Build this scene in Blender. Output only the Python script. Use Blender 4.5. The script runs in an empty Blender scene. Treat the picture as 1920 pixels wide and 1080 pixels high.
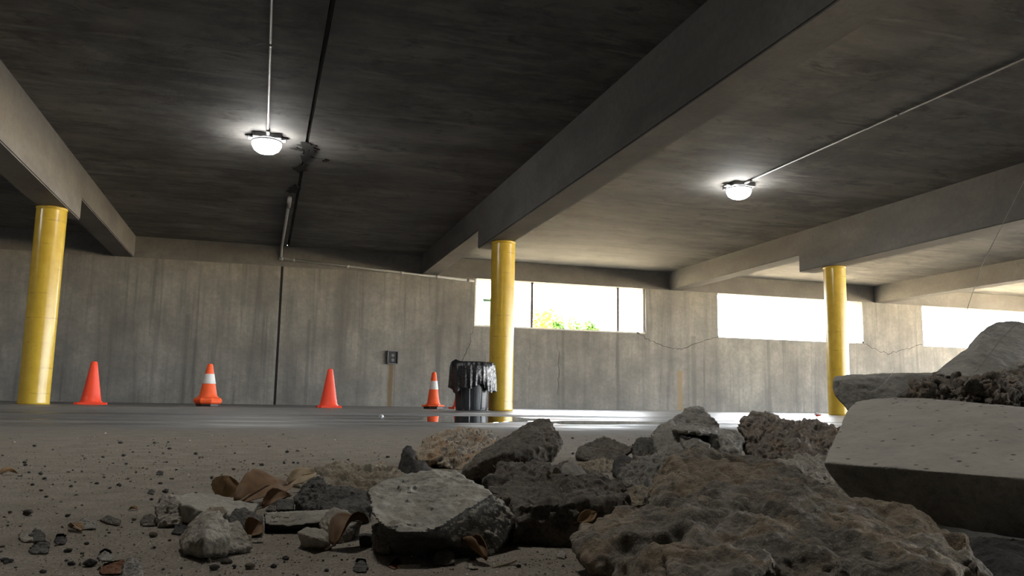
import bpy, bmesh, math, random
import numpy as np
from mathutils import Vector, Matrix

random.seed(7); rng = np.random.RandomState(7)
S = bpy.context.scene
COL = S.collection

# ------------------------------------------------------------------ camera
F, PITCH, ROLL, YAW, HC = 1532.9, .1395, .0165, .2938, .12
cy_, sy_ = math.cos(YAW), math.sin(YAW)
cp_, sp_ = math.cos(PITCH), math.sin(PITCH)
cr_, sr_ = math.cos(ROLL), math.sin(ROLL)
_r = Vector((cy_, -sy_, 0)); _d = Vector((sy_, cy_, 0)); _u = Vector((0, 0, 1))
FWD = cp_ * _d + sp_ * _u
_up = -sp_ * _d + cp_ * _u
RIGHT = cr_ * _r + sr_ * _up
UP = -sr_ * _r + cr_ * _up
CAM = Vector((0, 0, HC))
cam = bpy.data.cameras.new('camera')
cam.sensor_width = 36; cam.lens = F / 1920 * 36; cam.clip_start = .02; cam.clip_end = 300
cam_o = bpy.data.objects.new('camera', cam); COL.objects.link(cam_o)
M = Matrix((RIGHT, UP, -FWD)).transposed().to_4x4(); M.translation = CAM
cam_o.matrix_world = M
S.camera = cam_o

# ------------------------------------------------------------------ light and exposure
S.view_settings.view_transform = 'Standard'; S.view_settings.look = 'None'
S.view_settings.gamma = 1; S.view_settings.use_curve_mapping = False
S.view_settings.exposure = 0.5
SKY = 20.0
LAMP = 88.0
SUN = 85.0
w = bpy.data.worlds.new('overcast_sky'); S.world = w; w.use_nodes = True
bg = w.node_tree.nodes['Background']; bg.inputs[0].default_value = (.90, .95, 1, 1); bg.inputs[1].default_value = SKY
sun = bpy.data.lights.new('sun', 'SUN'); sun.energy = SUN; sun.angle = .05; sun.color = (1, .9, .74)
sun_o = bpy.data.objects.new('sun', sun); COL.objects.link(sun_o)
sun_o.rotation_euler = Vector((.2, .35, -.9)).to_track_quat('-Z', 'Y').to_euler()
S.cycles.use_denoising = True
S.cycles.max_bounces = 10; S.cycles.diffuse_bounces = 6
S.cycles.sample_clamp_indirect = 6

def portal(loc, rot, sx, sy):        # sampling guide only: marks the openings the sky shines through, gives no light itself
    l = bpy.data.lights.new('sky_portal', 'AREA'); l.shape = 'RECTANGLE'; l.size = sx; l.size_y = sy; l.cycles.is_portal = True
    o = bpy.data.objects.new('sky_portal', l); COL.objects.link(o); o.location = loc; o.rotation_euler = rot
for a, b in ((4.493, 8.731), (10.687, 14.983), (16.913, 21.1)):
    portal(((a + b) / 2, 18.0, 2.35), (-math.pi / 2, 0, 0), b - a, 1.1)
portal((21.7, 4.5, 1.52), (0, math.pi / 2, 0), 3.04, 25)
portal((17.5, -9.3, 1.3), (math.pi / 2, 0, 0), 8, 2.6)

# ------------------------------------------------------------------ helpers
def P(x, y, d):                      # point seen at pixel x,y at camera depth d (metres)
    return CAM + d * (FWD + RIGHT * ((x - 960) / F) + UP * ((540 - y) / F))
def ray(x, y): return FWD + RIGHT * ((x - 960) / F) + UP * ((540 - y) / F)
def onZ(x, y, z=0):
    r = ray(x, y); return CAM + r * ((z - HC) / r.z)
def onY(x, y, Y):
    r = ray(x, y); return CAM + r * (Y / r.y)
def fl(x, d):                        # floor point in image column x at camera depth d
    lo, hi = 600, 1e5
    for _ in range(60):
        m = (lo + hi) / 2
        if P(x, m, d).z > 0: lo = m
        else: hi = m
    p = P(x, lo, d); p.z = 0; return p

def tag(o, label=None, cat=None, group=None, kind=None):
    if label: o['label'] = label
    if cat: o['category'] = cat
    if group: o['group'] = group
    if kind: o['kind'] = kind
    return o
def empty(name, loc, rz=0):
    o = bpy.data.objects.new(name, None); COL.objects.link(o); o.location = loc; o.rotation_euler = (0, 0, rz)
    o.empty_display_size = .1; return o
def link(name, me, mat, parent=None, smooth=False):
    if mat is not None:
        for m in (mat if isinstance(mat, (list, tuple)) else [mat]): me.materials.append(m)
    if smooth: me.polygons.foreach_set('use_smooth', [True] * len(me.polygons))
    o = bpy.data.objects.new(name, me); COL.objects.link(o)
    if parent: o.parent = parent
    return o
def bmo(name, bm, mat, parent=None, smooth=False):
    bmesh.ops.recalc_face_normals(bm, faces=bm.faces)
    me = bpy.data.meshes.new(name); bm.to_mesh(me); bm.free()
    return link(name, me, mat, parent, smooth)
def box(bm, x0, x1, y0, y1, z0, z1):
    vs = [bm.verts.new(p) for p in ((x0,y0,z0),(x1,y0,z0),(x1,y1,z0),(x0,y1,z0),(x0,y0,z1),(x1,y0,z1),(x1,y1,z1),(x0,y1,z1))]
    fs = []
    for f in ((0,3,2,1),(4,5,6,7),(0,1,5,4),(1,2,6,5),(2,3,7,6),(3,0,4,7)): fs.append(bm.faces.new([vs[i] for i in f]))
    return vs, fs
def bevel(bm, w=.01, seg=2):
    bmesh.ops.bevel(bm, geom=bm.edges[:], offset=w, segments=seg, profile=.5, affect='EDGES')
def prism(bm, poly, axis_vec):
    a = [bm.verts.new(p) for p in poly]; b = [bm.verts.new(Vector(p) + axis_vec) for p in poly]
    n = len(a); bm.faces.new(a); bm.faces.new(b[::-1])
    for i in range(n): bm.faces.new((a[i], b[i], b[(i+1) % n], a[(i+1) % n]))
def lathe(bm, prof, n=32, c=(0, 0), rad=None):
    rings = []
    for k, (r, z) in enumerate(prof):
        rings.append([bm.verts.new((c[0] + (rad(k, i, r) if rad else r) * math.cos(2*math.pi*i/n),
                                    c[1] + (rad(k, i, r) if rad else r) * math.sin(2*math.pi*i/n), z)) for i in range(n)])
    for a, b in zip(rings, rings[1:]):
        for i in range(n): bm.faces.new((a[i], a[(i+1) % n], b[(i+1) % n], b[i]))
    return rings
def cap(bm, ring): bm.faces.new(ring)
def tube(bm, pts, r, n=8):
    rings = []
    pts = [Vector(p) for p in pts]
    rr = r if isinstance(r, (list, tuple)) else [r] * len(pts)
    ref = Vector((0.3, 0.2, 1)).normalized()
    for i, p in enumerate(pts):
        t = (pts[min(i+1, len(pts)-1)] - pts[max(i-1, 0)]).normalized()
        a = t.cross(ref)
        if a.length < 1e-3: a = t.cross(Vector((1, 0, 0)))
        a.normalize(); b = t.cross(a)
        rings.append([bm.verts.new(p + rr[i] * (a * math.cos(2*math.pi*k/n) + b * math.sin(2*math.pi*k/n))) for k in range(n)])
    for a, b in zip(rings, rings[1:]):
        for i in range(n): bm.faces.new((a[i], a[(i+1) % n], b[(i+1) % n], b[i]))
    bm.faces.new(rings[0]); bm.faces.new(rings[-1])

# vectorised value noise
def _h(ix, iy, iz, s):
    n = (ix * 374761393 + iy * 668265263 + iz * 2147483647 + s * 1274126177) & 0xFFFFFFFF
    n = ((n ^ (n >> 13)) * 1274126177) & 0xFFFFFFFF
    n = ((n ^ (n >> 16)) * 2246822519) & 0xFFFFFFFF
    return ((n ^ (n >> 15)) & 0xFFFF) / 32767.5 - 1
def vnoise(p, s=0):
    i = np.floor(p).astype(np.int64); f = p - i; f = f * f * (3 - 2 * f); r = 0
    for a in (0, 1):
        for b in (0, 1):
            for c in (0, 1):
                wgt = (f[:,0] if a else 1-f[:,0]) * (f[:,1] if b else 1-f[:,1]) * (f[:,2] if c else 1-f[:,2])
                r = r + wgt * _h(i[:,0]+a, i[:,1]+b, i[:,2]+c, s)
    return r
def fbm(p, s=0, octv=4, g=.5):
    r = 0; a = 1; t = 0
    for k in range(octv): r = r + a * vnoise(p * 2**k + 17.3 * k, s + k); t += a; a *= g
    return r / t

# ------------------------------------------------------------------ node materials
class NT:
    def __init__(s, name):
        s.m = bpy.data.materials.new(name); s.m.use_nodes = True; s.t = s.m.node_tree
        s.b = s.t.nodes['Principled BSDF']; s.co = s.t.nodes.new('ShaderNodeTexCoord').outputs['Object']
    def n(s, typ, **k):
        nd = s.t.nodes.new(typ)
        for a, v in k.items(): setattr(nd, a, v)
        return nd
    def l(s, a, b): s.t.links.new(a, b)
    def set(s, inp, v):
        if isinstance(v, bpy.types.NodeSocket): s.l(v, inp)
        else: inp.default_value = v
    def map(s, scale, loc=(0,0,0)):
        m = s.n('ShaderNodeMapping'); s.l(s.co, m.inputs[0]); m.inputs['Scale'].default_value = scale; m.inputs['Location'].default_value = loc
        return m.outputs[0]
    def noise(s, scale, detail=5, rough=.6, vec=None, dist=0):
        nd = s.n('ShaderNodeTexNoise'); nd.inputs['Scale'].default_value = scale; nd.inputs['Detail'].default_value = detail
        nd.inputs['Roughness'].default_value = rough; nd.inputs['Distortion'].default_value = dist
        s.l(vec if vec is not None else s.co, nd.inputs['Vector']); return nd.outputs[0]
    def vor(s, scale, vec=None, feature='F1'):
        nd = s.n('ShaderNodeTexVoronoi', feature=feature); nd.inputs['Scale'].default_value = scale
        s.l(vec if vec is not None else s.co, nd.inputs['Vector']); return nd
    def ramp(s, fac, stops, interp='LINEAR'):
        nd = s.n('ShaderNodeValToRGB'); nd.color_ramp.interpolation = interp; e = nd.color_ramp.elements
        while len(e) < len(stops): e.new(.5)
        for el, (p, c) in zip(e, stops): el.position = p; el.color = (c if isinstance(c, (tuple, list)) else (c,)*3)[:3] + (1,) if isinstance(c, tuple) else (c, c, c, 1)
        s.set(nd.inputs[0], fac); return nd.outputs[0]
    def mix(s, fac, a, b, mode='MIX'):
        nd = s.n('ShaderNodeMix', data_type='RGBA', blend_type=mode)
        s.set(nd.inputs[0], fac)
        for i, v in ((6, a), (7, b)): s.set(nd.inputs[i], v if isinstance(v, bpy.types.NodeSocket) else tuple(v)[:3] + (1,))
        return nd.outputs[2]
    def math(s, op, a, b=0, clamp=False):
        nd = s.n('ShaderNodeMath', operation=op, use_clamp=clamp); s.set(nd.inputs[0], a); s.set(nd.inputs[1], b); return nd.outputs[0]
    def xyz(s):
        nd = s.n('ShaderNodeSeparateXYZ'); s.l(s.co, nd.inputs[0]); return nd.outputs
    def rng(s, v, a, b, c=0, d=1):
        nd = s.n('ShaderNodeMapRange', interpolation_type='SMOOTHSTEP'); s.set(nd.inputs[0], v)
        for i, q in zip((1,2,3,4), (a,b,c,d)): nd.inputs[i].default_value = q
        return nd.outputs[0]
    def bump(s, h, strength, dist):
        nd = s.n('ShaderNodeBump'); nd.inputs['Strength'].default_value = strength; nd.inputs['Distance'].default_value = dist
        s.l(h, nd.inputs['Height']); s.l(nd.outputs[0], s.b.inputs['Normal'])
    def out(s, col, rough=.9, spec=.3, metal=0):
        s.set(s.b.inputs['Base Color'], col if isinstance(col, bpy.types.NodeSocket) else tuple(col)[:3] + (1,))
        s.set(s.b.inputs['Roughness'], rough); s.b.inputs['Specular IOR Level'].default_value = spec; s.b.inputs['Metallic'].default_value = metal
        return s.m
def plain(name, col, rough=.6, spec=.4, metal=0, var=.15, scale=30):
    t = NT(name); n = t.noise(scale, 4)
    f = t.ramp(n, [(.3, 0.), (.7, 1.)])
    c = t.mix(f, [v * (1 - var) for v in col], [min(1, v * (1 + var)) for v in col])
    return t.out(c, rough, spec, metal)

def concrete_wall():
    t = NT('wall_concrete'); X, Y, Z = t.xyz()
    st = t.noise(1, 6, .65, t.map((2.6, 2.6, .22)), .3)
    st2 = t.noise(1, 4, .6, t.map((9, 9, .35)))
    bl = t.noise(1.4, 6, .65)
    fine = t.noise(14, 5, .7)
    c = t.ramp(st, [(.28, (.15, .142, .128)), (.43, (.235, .222, .195)), (.6, (.30, .284, .245)), (.78, (.36, .34, .292))])
    c = t.mix(t.math('MULTIPLY', t.rng(st2, .52, .75), .7), c, (.12, .115, .107))
    c = t.mix(t.ramp(bl, [(.35, .55), (.6, 0.)]), c, (.11, .107, .10))
    c = t.mix(t.ramp(fine, [(.35, .35), (.65, 0.)]), c, (.12, .115, .105))
    wob = t.math('MULTIPLY', t.noise(3, 3), .05)
    def drip(x0, hw, ztop, col, a):
        nonlocal c
        dx = t.math('ABSOLUTE', t.math('SUBTRACT', t.math('ADD', X, wob), x0 + .025))
        m = t.math('MULTIPLY', t.rng(dx, hw * .35, hw, 1, 0), t.rng(Z, ztop - .02, ztop + .02, 1, 0))
        c = t.mix(t.math('MULTIPLY', m, a), c, col)
    drip(2.66, .075, .92, (.16, .105, .045), .8)
    drip(2.53, .05, .92, (.26, .25, .22), .7)
    drip(9.62, .10, .95, (.24, .17, .08), .7)
    for x0, hw in ((5.35, .06), (6.62, .05), (8.0, .06), (10.0, .09), (12.1, .07), (.9, .05), (3.7, .07), (4.15, .06), (-1.5, .08)): drip(x0, hw, 1.8, (.115, .11, .10), .5)
    t.bump(t.math('ADD', fine, t.math('MULTIPLY', st, .6)), .35, .02)
    return t.out(c, .88, .25)
def concrete_ceiling():
    t = NT('ceiling_concrete'); X, Y, Z = t.xyz()
    a = t.noise(1, 6, .65, t.map((.55, 2.2, 1)), .5)
    b = t.noise(1, 5, .65, t.map((.9, 5.5, 1)), .2)
    d = t.noise(.8, 6, .7)
    c = t.ramp(a, [(.3, (.105, .101, .095)), (.5, (.165, .158, .147)), (.72, (.24, .23, .212))])
    c = t.mix(t.ramp(b, [(.42, 0.), (.56, .0), (.66, .45), (.72, .1)]), c, (.17, .165, .15))
    c = t.mix(t.ramp(d, [(.36, .7), (.55, 0.)]), c, (.065, .064, .063))
    e = t.noise(3.2, 7, .72, t.map((.6, 1.3, 1)), .8)
    c = t.mix(t.ramp(e, [(.34, .75), (.47, 0.)]), c, (.062, .06, .058))
    c = t.mix(t.ramp(t.noise(1.7, 6, .7, t.map((.5, 2.6, 1), (4, 2, 0)), .6), [(.56, 0.), (.70, .5)]), c, (.27, .262, .242))
    dj = t.math('ABSOLUTE', t.math('SUBTRACT', t.math('ADD', X, t.math('MULTIPLY', t.noise(2.5, 4), .5)), .6))
    c = t.mix(t.math('MULTIPLY', t.rng(dj, .03, .5, 1, 0), .45), c, (.04, .038, .037))
    # white lime lines along the pour seams
    seam = t.math('ABSOLUTE', t.math('SUBTRACT', t.math('FRACT', t.math('ADD', t.math('MULTIPLY', Y, .82), t.math('MULTIPLY', t.noise(.7, 3), .25))), .5))
    c = t.mix(t.math('MULTIPLY', t.rng(seam, .006, .03, 1, 0), t.rng(t.noise(1.1, 3), .5, .62, 0, .55)), c, (.24, .235, .22))
    t.bump(t.math('ADD', a, t.math('MULTIPLY', t.noise(20, 4), .4)), .3, .02)
    return t.out(c, .85, .25)
def concrete_beam():
    t = NT('beam_concrete')
    a = t.noise(1, 6, .6, t.map((1.2, .9, 2)), .3); f = t.noise(16, 5, .7)
    v = t.noise(1, 4, .6, t.map((5, 5, .5)))
    c = t.ramp(a, [(.3, (.115, .11, .104)), (.55, (.155, .148, .138)), (.75, (.19, .182, .168))])
    c = t.mix(t.ramp(f, [(.3, .4), (.6, 0.)]), c, (.09, .087, .082))
    c = t.mix(t.ramp(v, [(.6, 0.), (.75, .35)]), c, (.10, .097, .093))
    t.bump(f, .25, .01)
    return t.out(c, .88, .25)
def floor_mat():
    t = NT('floor_concrete'); X, Y, Z = t.xyz()
    edge = t.math('ADD', t.math('ADD', Y, t.math('MULTIPLY', X, -.10)), t.math('MULTIPLY', t.math('SUBTRACT', t.noise(1.0, 6, .7), .5), 2.6))
    far = t.rng(edge, 2.7, 4.4)
    big = t.noise(1, 6, .65, t.map((.5, 1.6, 1)), .4)
    grain = t.noise(260, 4, .75); mid = t.noise(16, 6, .7)
    dust = t.ramp(mid, [(.3, (.165, .140, .108)), (.5, (.225, .195, .155)), (.7, (.285, .252, .205))])
    dust = t.mix(t.ramp(grain, [(.36, .75), (.56, 0.)]), dust, (.085, .072, .058))
    dust = t.mix(t.ramp(t.noise(420, 2, .5), [(.62, 0.), (.72, .8)]), dust, (.42, .385, .33))
    slab = t.ramp(big, [(.3, (.12, .116, .11)), (.5, (.17, .162, .15)), (.7, (.22, .208, .192))])
    c = t.mix(far, dust, slab)
    # wet streaks: more of them towards the open right-hand side
    side = t.rng(X, -1.5, 5.5)
    wn = t.noise(1, 5, .6, t.map((.16, 1.9, 1), (3.1, .4, 0)), .35)
    wet = t.rng(t.math('ADD', wn, t.math('MULTIPLY', side, .10)), .47, .60)
    rfar = t.math('SUBTRACT', t.math('SUBTRACT', .66, t.math('MULTIPLY', side, .06)), t.math('MULTIPLY', wet, .30))
    rough = t.math('ADD', t.math('MULTIPLY', far, rfar), t.math('MULTIPLY', t.math('SUBTRACT', 1, far), .95))
    c = t.mix(t.math('MULTIPLY', far, t.math('MULTIPLY', wet, .45)), c, (.075, .074, .073))
    hb = t.math('ADD', t.math('MULTIPLY', grain, t.math('SUBTRACT', 1, far)), t.math('MULTIPLY', big, .2))
    t.bump(hb, .5, .002)
    m = t.out(c, rough, .5)
    t.l(t.math('SUBTRACT', .5, t.math('MULTIPLY', t.math('SUBTRACT', 1, far), .35)), t.b.inputs['Specular IOR Level'])
    return m
def rockmat(name, dark, mid, light, scale=1., speck=.5, tan=None, tanamt=.0, bumpd=.004):
    t = NT(name); s = 1 / scale
    a = t.noise(24 * s, 8, .72, None, .5); f = t.noise(130 * s, 6, .78); g = t.noise(560 * s, 3, .7)
    c = t.ramp(a, [(.32, dark), (.5, mid), (.68, light)])
    if tan: c = t.mix(t.ramp(t.noise(17 * s, 7, .75, None, .8), [(.53 - tanamt*.1, 0.), (.64 - tanamt*.1, tanamt)]), c, tan)
    c = t.mix(t.ramp(f, [(.36, min(1, speck * 1.3)), (.52, 0.)]), c, [v * .42 for v in dark])
    c = t.mix(t.ramp(g, [(.56, 0.), (.70, speck)]), c, [min(1, v * 1.35) for v in light])
    h = t.math('ADD', f, t.math('MULTIPLY', g, .45))
    t.bump(h, .9, bumpd)
    return t.out(c, .95, .2)

MW = concrete_wall(); MC = concrete_ceiling(); MB = concrete_beam(); MF = floor_mat()
M_sealant = plain('black_joint_sealant', (.018, .017, .016), .8, .2)
M_yellow = None
def yellow():
    t = NT('yellow_paint'); X, Y, Z = t.xyz()
    n = t.noise(6, 5, .6); c = t.ramp(n, [(.3, (.56, .36, .035)), (.7, (.68, .46, .06))])
    ringz = t.math('ABSOLUTE', t.math('SUBTRACT', t.math('FRACT', t.math('ADD', t.math('MULTIPLY', Z, 3.1), t.math('MULTIPLY', t.noise(4, 2), .12))), .5))
    c = t.mix(t.math('MULTIPLY', t.rng(ringz, .008, .03, 1, 0), t.rng(t.noise(5, 3), .45, .6, 0, .55)), c, (.28, .17, .02))
    c = t.mix(t.ramp(t.noise(40, 5, .75), [(.3, .5), (.42, 0.)]), c, (.36, .22, .03))
    t.bump(ringz, .2, .004)
    return t.out(c, .26, .5)
M_yellow = yellow()
M_steel = plain('galvanised_steel', (.15, .147, .14), .5, .4, .1, .2, 40)
M_greypaint = plain('grey_lamp_housing', (.16, .16, .17), .5, .4)
M_black = plain('black_plastic', (.018, .019, .021), .45, .5)
def rib():
    t = NT('dark_grey_bin_plastic'); n = t.noise(20, 4); c = t.ramp(n, [(.3, (.022, .024, .027)), (.7, (.034, .037, .041))]); return t.out(c, .34, .5)
M_bin = rib()
def bagm():
    t = NT('black_bin_bag'); n = t.noise(30, 3, .5); c = t.ramp(n, [(.3, (.010, .010, .012)), (.7, (.016, .016, .018))]); t.bump(t.noise(14, 4, .6, None, 1.2), .5, .02); return t.out(c, .22, .6)
M_bag = bagm()
M_orange = plain('orange_cone_plastic', (1., .085, .035), .42, .4, 0, .04, 12)
M_orange2 = plain('worn_orange_cone_plastic', (.92, .12, .03), .5, .35, 0, .10, 14)
M_white = plain('white_reflective_band', (.72, .70, .68), .4, .4, 0, .08)
M_cream = plain('pale_render', (.75, .70, .6), .9, .2)
M_paper = plain('white_paper', (.8, .8, .8), .8, .2)
M_red = plain('red_paper', (.7, .06, .05), .6, .3)
M_cabinet = plain('green_enamel', (.05, .085, .06), .45, .4)
M_frame = plain('dark_bronze_bar', (.05, .035, .03), .5, .4)
M_soil = plain('tan_gravel_ground', (.62, .52, .36), .95, .1, 0, .2, 3)
M_leafg = plain('green_leaf', (.10, .22, .05), .6, .3, 0, .4, 5)
M_leafo = plain('orange_leaf', (.75, .33, .05), .6, .3, 0, .3, 5)
M_bark = plain('brown_bark', (.11, .07, .045), .9, .1)
def glow():
    t = NT('lamp_lens_glow'); e = t.n('ShaderNodeEmission'); e.inputs[0].default_value = (1, .985, .95, 1); e.inputs[1].default_value = LAMP
    o = [n for n in t.t.nodes if n.type == 'OUTPUT_MATERIAL'][0]; t.l(e.outputs[0], o.inputs[0]); return t.m
M_glow = glow()

# ------------------------------------------------------------------ the garage shell
Yc, Yw, Ye = 12.0, 17.735, 12.672
Zb, Zc, Zs, Zw = 2.59, 3.331, 2.896, 1.8056
XL, XR, YB = -9.2, 21.4, -9.0
BX = [-2.783, 3.434, 9.535, 15.546]
BW = .384
JX = .30
WIN = [(4.493, 8.731), (10.687, 14.983), (16.913, 21.1)]

bm = bmesh.new(); box(bm, XL - .3, XR + .3, YB - .3, Yw, -.25, 0)
floor = tag(bmo('floor', bm, MF), kind='structure')
# ceiling: two slabs either side of the open joint
bm = bmesh.new(); box(bm, XL - .3, JX + .08 - .02, YB - .3, Yw + .3, Zc, Zc + .3)
ceil = tag(bmo('ceiling', bm, MC), kind='structure')
bm = bmesh.new(); box(bm, JX + .08 + .025, XR + .3, YB - .3, Yw + .3, Zc, Zc + .3)
tag(bmo('ceiling', bm, MC), kind='structure')
def strip(p0, p1, width, depth, nseg, jit, up, seed):
    """irregular strip of sealant between two points; up = surface normal"""
    r = random.Random(seed); bm = bmesh.new(); p0 = Vector(p0); p1 = Vector(p1); t = (p1 - p0).normalized(); s = t.cross(up).normalized(); rows = []
    for i in range(nseg + 1):
        c = p0.lerp(p1, i / nseg) + s * r.uniform(-jit, jit); hw = width / 2 * r.uniform(.75, 1.3)
        rows.append([bm.verts.new(c - s*hw - up*depth), bm.verts.new(c - s*hw*.6), bm.verts.new(c + s*hw*.6), bm.verts.new(c + s*hw - up*depth)])
    for a, b in zip(rows, rows[1:]):
        for k in range(3): bm.faces.new((a[k], a[k+1], b[k+1], b[k]))
    return bm
bm = bmesh.new(); box(bm, JX, JX + .17, YB - .3, Yw + .3, Zc + .31, Zc + .4); tag(bmo('light_stop_ceiling', bm, M_sealant), kind='structure')  # added backing that keeps daylight from leaking through the ceiling joint
bm = bmesh.new(); box(bm, JX - .1, JX + .08, Yw + .301, Yw + .36, -.2, Zc); tag(bmo('light_stop_wall', bm, M_sealant), kind='structure')  # unseen backing added behind the wall joint to stop light leaks
dn = Vector((0, 0, -1))
tag(bmo('trim_1', strip((JX+.085, YB, Zc + .012), (JX+.085, Yw, Zc + .012), .075, .03, 170, .015, dn, 3), M_sealant), kind='structure')
def blob(name, c, r, n, up, side, seed, parent, thick=.012, asp=1.):
    rr = random.Random(seed); bm = bmesh.new(); up = Vector(up); side = Vector(side); t = up.cross(side); ring = []; ring2 = []
    ph = [rr.uniform(0, 6) for _ in range(4)]
    for i in range(n):
        a = 2 * math.pi * i / n; q = r * (1 + .35*math.sin(2*a+ph[0]) + .25*math.sin(5*a+ph[1]) + .15*math.sin(9*a+ph[2]))
        v = Vector(c) + side * q * math.cos(a) + t * q * asp * math.sin(a)
        ring.append(bm.verts.new(v)); ring2.append(bm.verts.new(v * 1 + up * thick - (v - Vector(c)) * .12))
    for i in range(n): bm.faces.new((ring[i], ring[(i+1) % n], ring2[(i+1) % n], ring2[i]))
    bm.faces.new(ring2)
    return bmo(name, bm, M_sealant, parent)
tj = bpy.data.objects['trim_1']
for i, (x, y, r, a) in enumerate(((.42, 10.85, .10, 2.6), (.36, 11.5, .075, 3.6), (.31, 12.75, .09, 2.4), (.66, 11.0, .045, 1.2), (.40, 10.45, .15, .8), (.28, 10.6, .07, 1.))):
    blob('torn_sealant', (x, y, Zc - .001), r, 22, (0, 0, -1), (1, 0, 0), 20 + i, tj, .012, a)

def wall_panel(name, x0, x1, wins):
    bm = bmesh.new(); y0, y1 = Yw, Yw + .3
    xs = [x0]
    for a, b in wins: xs += [a, b]
    xs.append(x1)
    zs = [-.25, Zw, Zs]
    # a grid of quads front and back, with reveals
    def quad(a, b, c, d): bm.faces.new([bm.verts.new(p) for p in (a, b, c, d)])
    for i in range(len(xs) - 1):
        xa, xb = xs[i], xs[i+1]; win = i % 2 == 1
        for za, zb in ((zs[0], zs[1]), (zs[1], zs[2])):
            if win and za == Zw: continue
            n = max(1, int((xb - xa) / 1.2))
            quad((xa, y0, za), (xb, y0, za), (xb, y0, zb), (xa, y0, zb)); quad((xa, y1, za), (xb, y1, za), (xb, y1, zb), (xa, y1, zb))
        if win:
            quad((xa, y0, Zw), (xb, y0, Zw), (xb, y1, Zw), (xa, y1, Zw))
            quad((xa, y0, Zw), (xa, y1, Zw), (xa, y1, Zs), (xa, y0, Zs)); quad((xb, y0, Zw), (xb, y1, Zw), (xb, y1, Zs), (xb, y0, Zs))
        else: quad((xa, y0, Zs), (xb, y0, Zs), (xb, y1, Zs), (xa, y1, Zs))
    quad((x0, y0, zs[0]), (x0, y1, zs[0]), (x0, y1, Zs), (x0, y0, Zs)); quad((x1, y0, zs[0]), (x1, y1, zs[0]), (x1, y1, Zs), (x1, y0, Zs))
    bmesh.ops.remove_doubles(bm, verts=bm.verts, dist=1e-5)
    return tag(bmo(name, bm, MW), kind='structure')
wall = wall_panel('wall_back', XL, JX - .038, [])
wall2 = wall_panel('wall_back', JX + .012, XR, WIN)
tag(bmo('trim_2', strip((JX - .013, Yw + .004, -.02), (JX - .013, Yw + .004, Zc), .085, .03, 40, .007, Vector((0, -1, 0)), 5), M_sealant), kind='structure')
# spandrel beam over the windows, its underside level with the window heads
bm = bmesh.new(); box(bm, XL, XR, Yw - .006, Yw + .32, Zs, Zc + .02)
tag(bmo('trim_3', bm, MB), kind='structure')
bm = bmesh.new(); box(bm, XL - .3, XL, YB, Yw + .3, -.2, Zc + .1); tag(bmo('wall_left', bm, MW), kind='structure')
# the right-hand side is open to the street: a header, end piers and a row of posts
bm = bmesh.new(); box(bm, XR, XR + .3, YB, Yw + .3, Zb + .45, Zc + .1)
for a, b in ((YB, YB + 1), (4.5, 5.1), (Yw - .9, Yw + .3)): box(bm, XR, XR + .3, a, b, -.2, Zb + .45)
tag(bmo('wall_right', bm, MW), kind='structure')
bm = bmesh.new(); box(bm, XL - .3, 13.5, YB - .3, YB, -.2, Zc + .1); box(bm, 13.5, XR + .3, YB - .3, YB, Zb, Zc + .1); tag(bmo('wall_front', bm, MW), kind='structure')
# ceiling beams: deep up to just past the column, shallower on to the wall
for i, x in enumerate(BX):
    bm = bmesh.new(); a = x - BW / 2
    prism(bm, [(a, YB, Zc+.02), (a, YB, Zb), (a, Ye, Zb), (a, Ye, Zs + .001), (a, Yw + .02, Zs + .001), (a, Yw + .02, Zc+.02)], Vector((BW, 0, 0)))
    bmesh.ops.recalc_face_normals(bm, faces=bm.faces)
    bmesh.ops.bevel(bm, geom=[e for e in bm.edges if abs(e.verts[0].co.x - e.verts[1].co.x) < 1e-4], offset=.014, segments=2, affect='EDGES')
    tag(bmo('ceiling_beam', bm, MB), kind='structure')
# cracks in the wall, thin and dark
M_crack = plain('crack_shadow', (.045, .043, .04), .95, .1)
def crack(pix, wd, seed):
    r = random.Random(seed); pts = []
    for (a, b) in zip(pix, pix[1:]):
        A, B = onY(*a, Yw), onY(*b, Yw); n = 7
        for k in range(n): pts.append(A.lerp(B, k / n) + Vector((r.uniform(-.025, .025), 0, r.uniform(-.025, .025))))
    pts.append(onY(*pix[-1], Yw)); bm = bmesh.new(); rows = []
    for i, p in enumerate(pts):
        t = (pts[min(i+1, len(pts)-1)] - pts[max(i-1, 0)]).normalized(); s = Vector((-t.z, 0, t.x)) * wd * r.uniform(.4, 1.2)
        rows.append([bm.verts.new((p.x - s.x, Yw + .01, p.z - s.z)), bm.verts.new((p.x, Yw - .0025, p.z)), bm.verts.new((p.x + s.x, Yw + .01, p.z + s.z))])
    for a, b in zip(rows, rows[1:]):
        for k in (0, 1): bm.faces.new((a[k], a[k+1], b[k+1], b[k]))
    bmo('crack', bm, M_crack, wall2)
crack([(1196, 624), (1222, 640), (1250, 650), (1278, 655), (1310, 642), (1348, 631)], .034, 1)
crack([(1618, 642), (1640, 655), (1665, 663), (1700, 655), (1729, 646)], .034, 2)
crack([(889, 612), (878, 650), (868, 672), (860, 700)], .03, 3)
crack([(1046, 640), (1048, 690), (1045, 740)], .026, 4)
crack([(993, 640), (991, 700)], .012, 5)

# ------------------------------------------------------------------ windows: thin bars in the first opening
for n, (px, y0, y1) in enumerate(((997, 527, 614), (1158, 538, 620))):
    x = onY(px, 570, Yw + .15).x; bm = bmesh.new(); box(bm, x - .028, x + .028, Yw + .12, Yw + .18, Zw, Zs); bevel(bm, .006, 1)
    tag(bmo('window_%d' % (n + 1), bm, M_frame), kind='structure')

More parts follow.
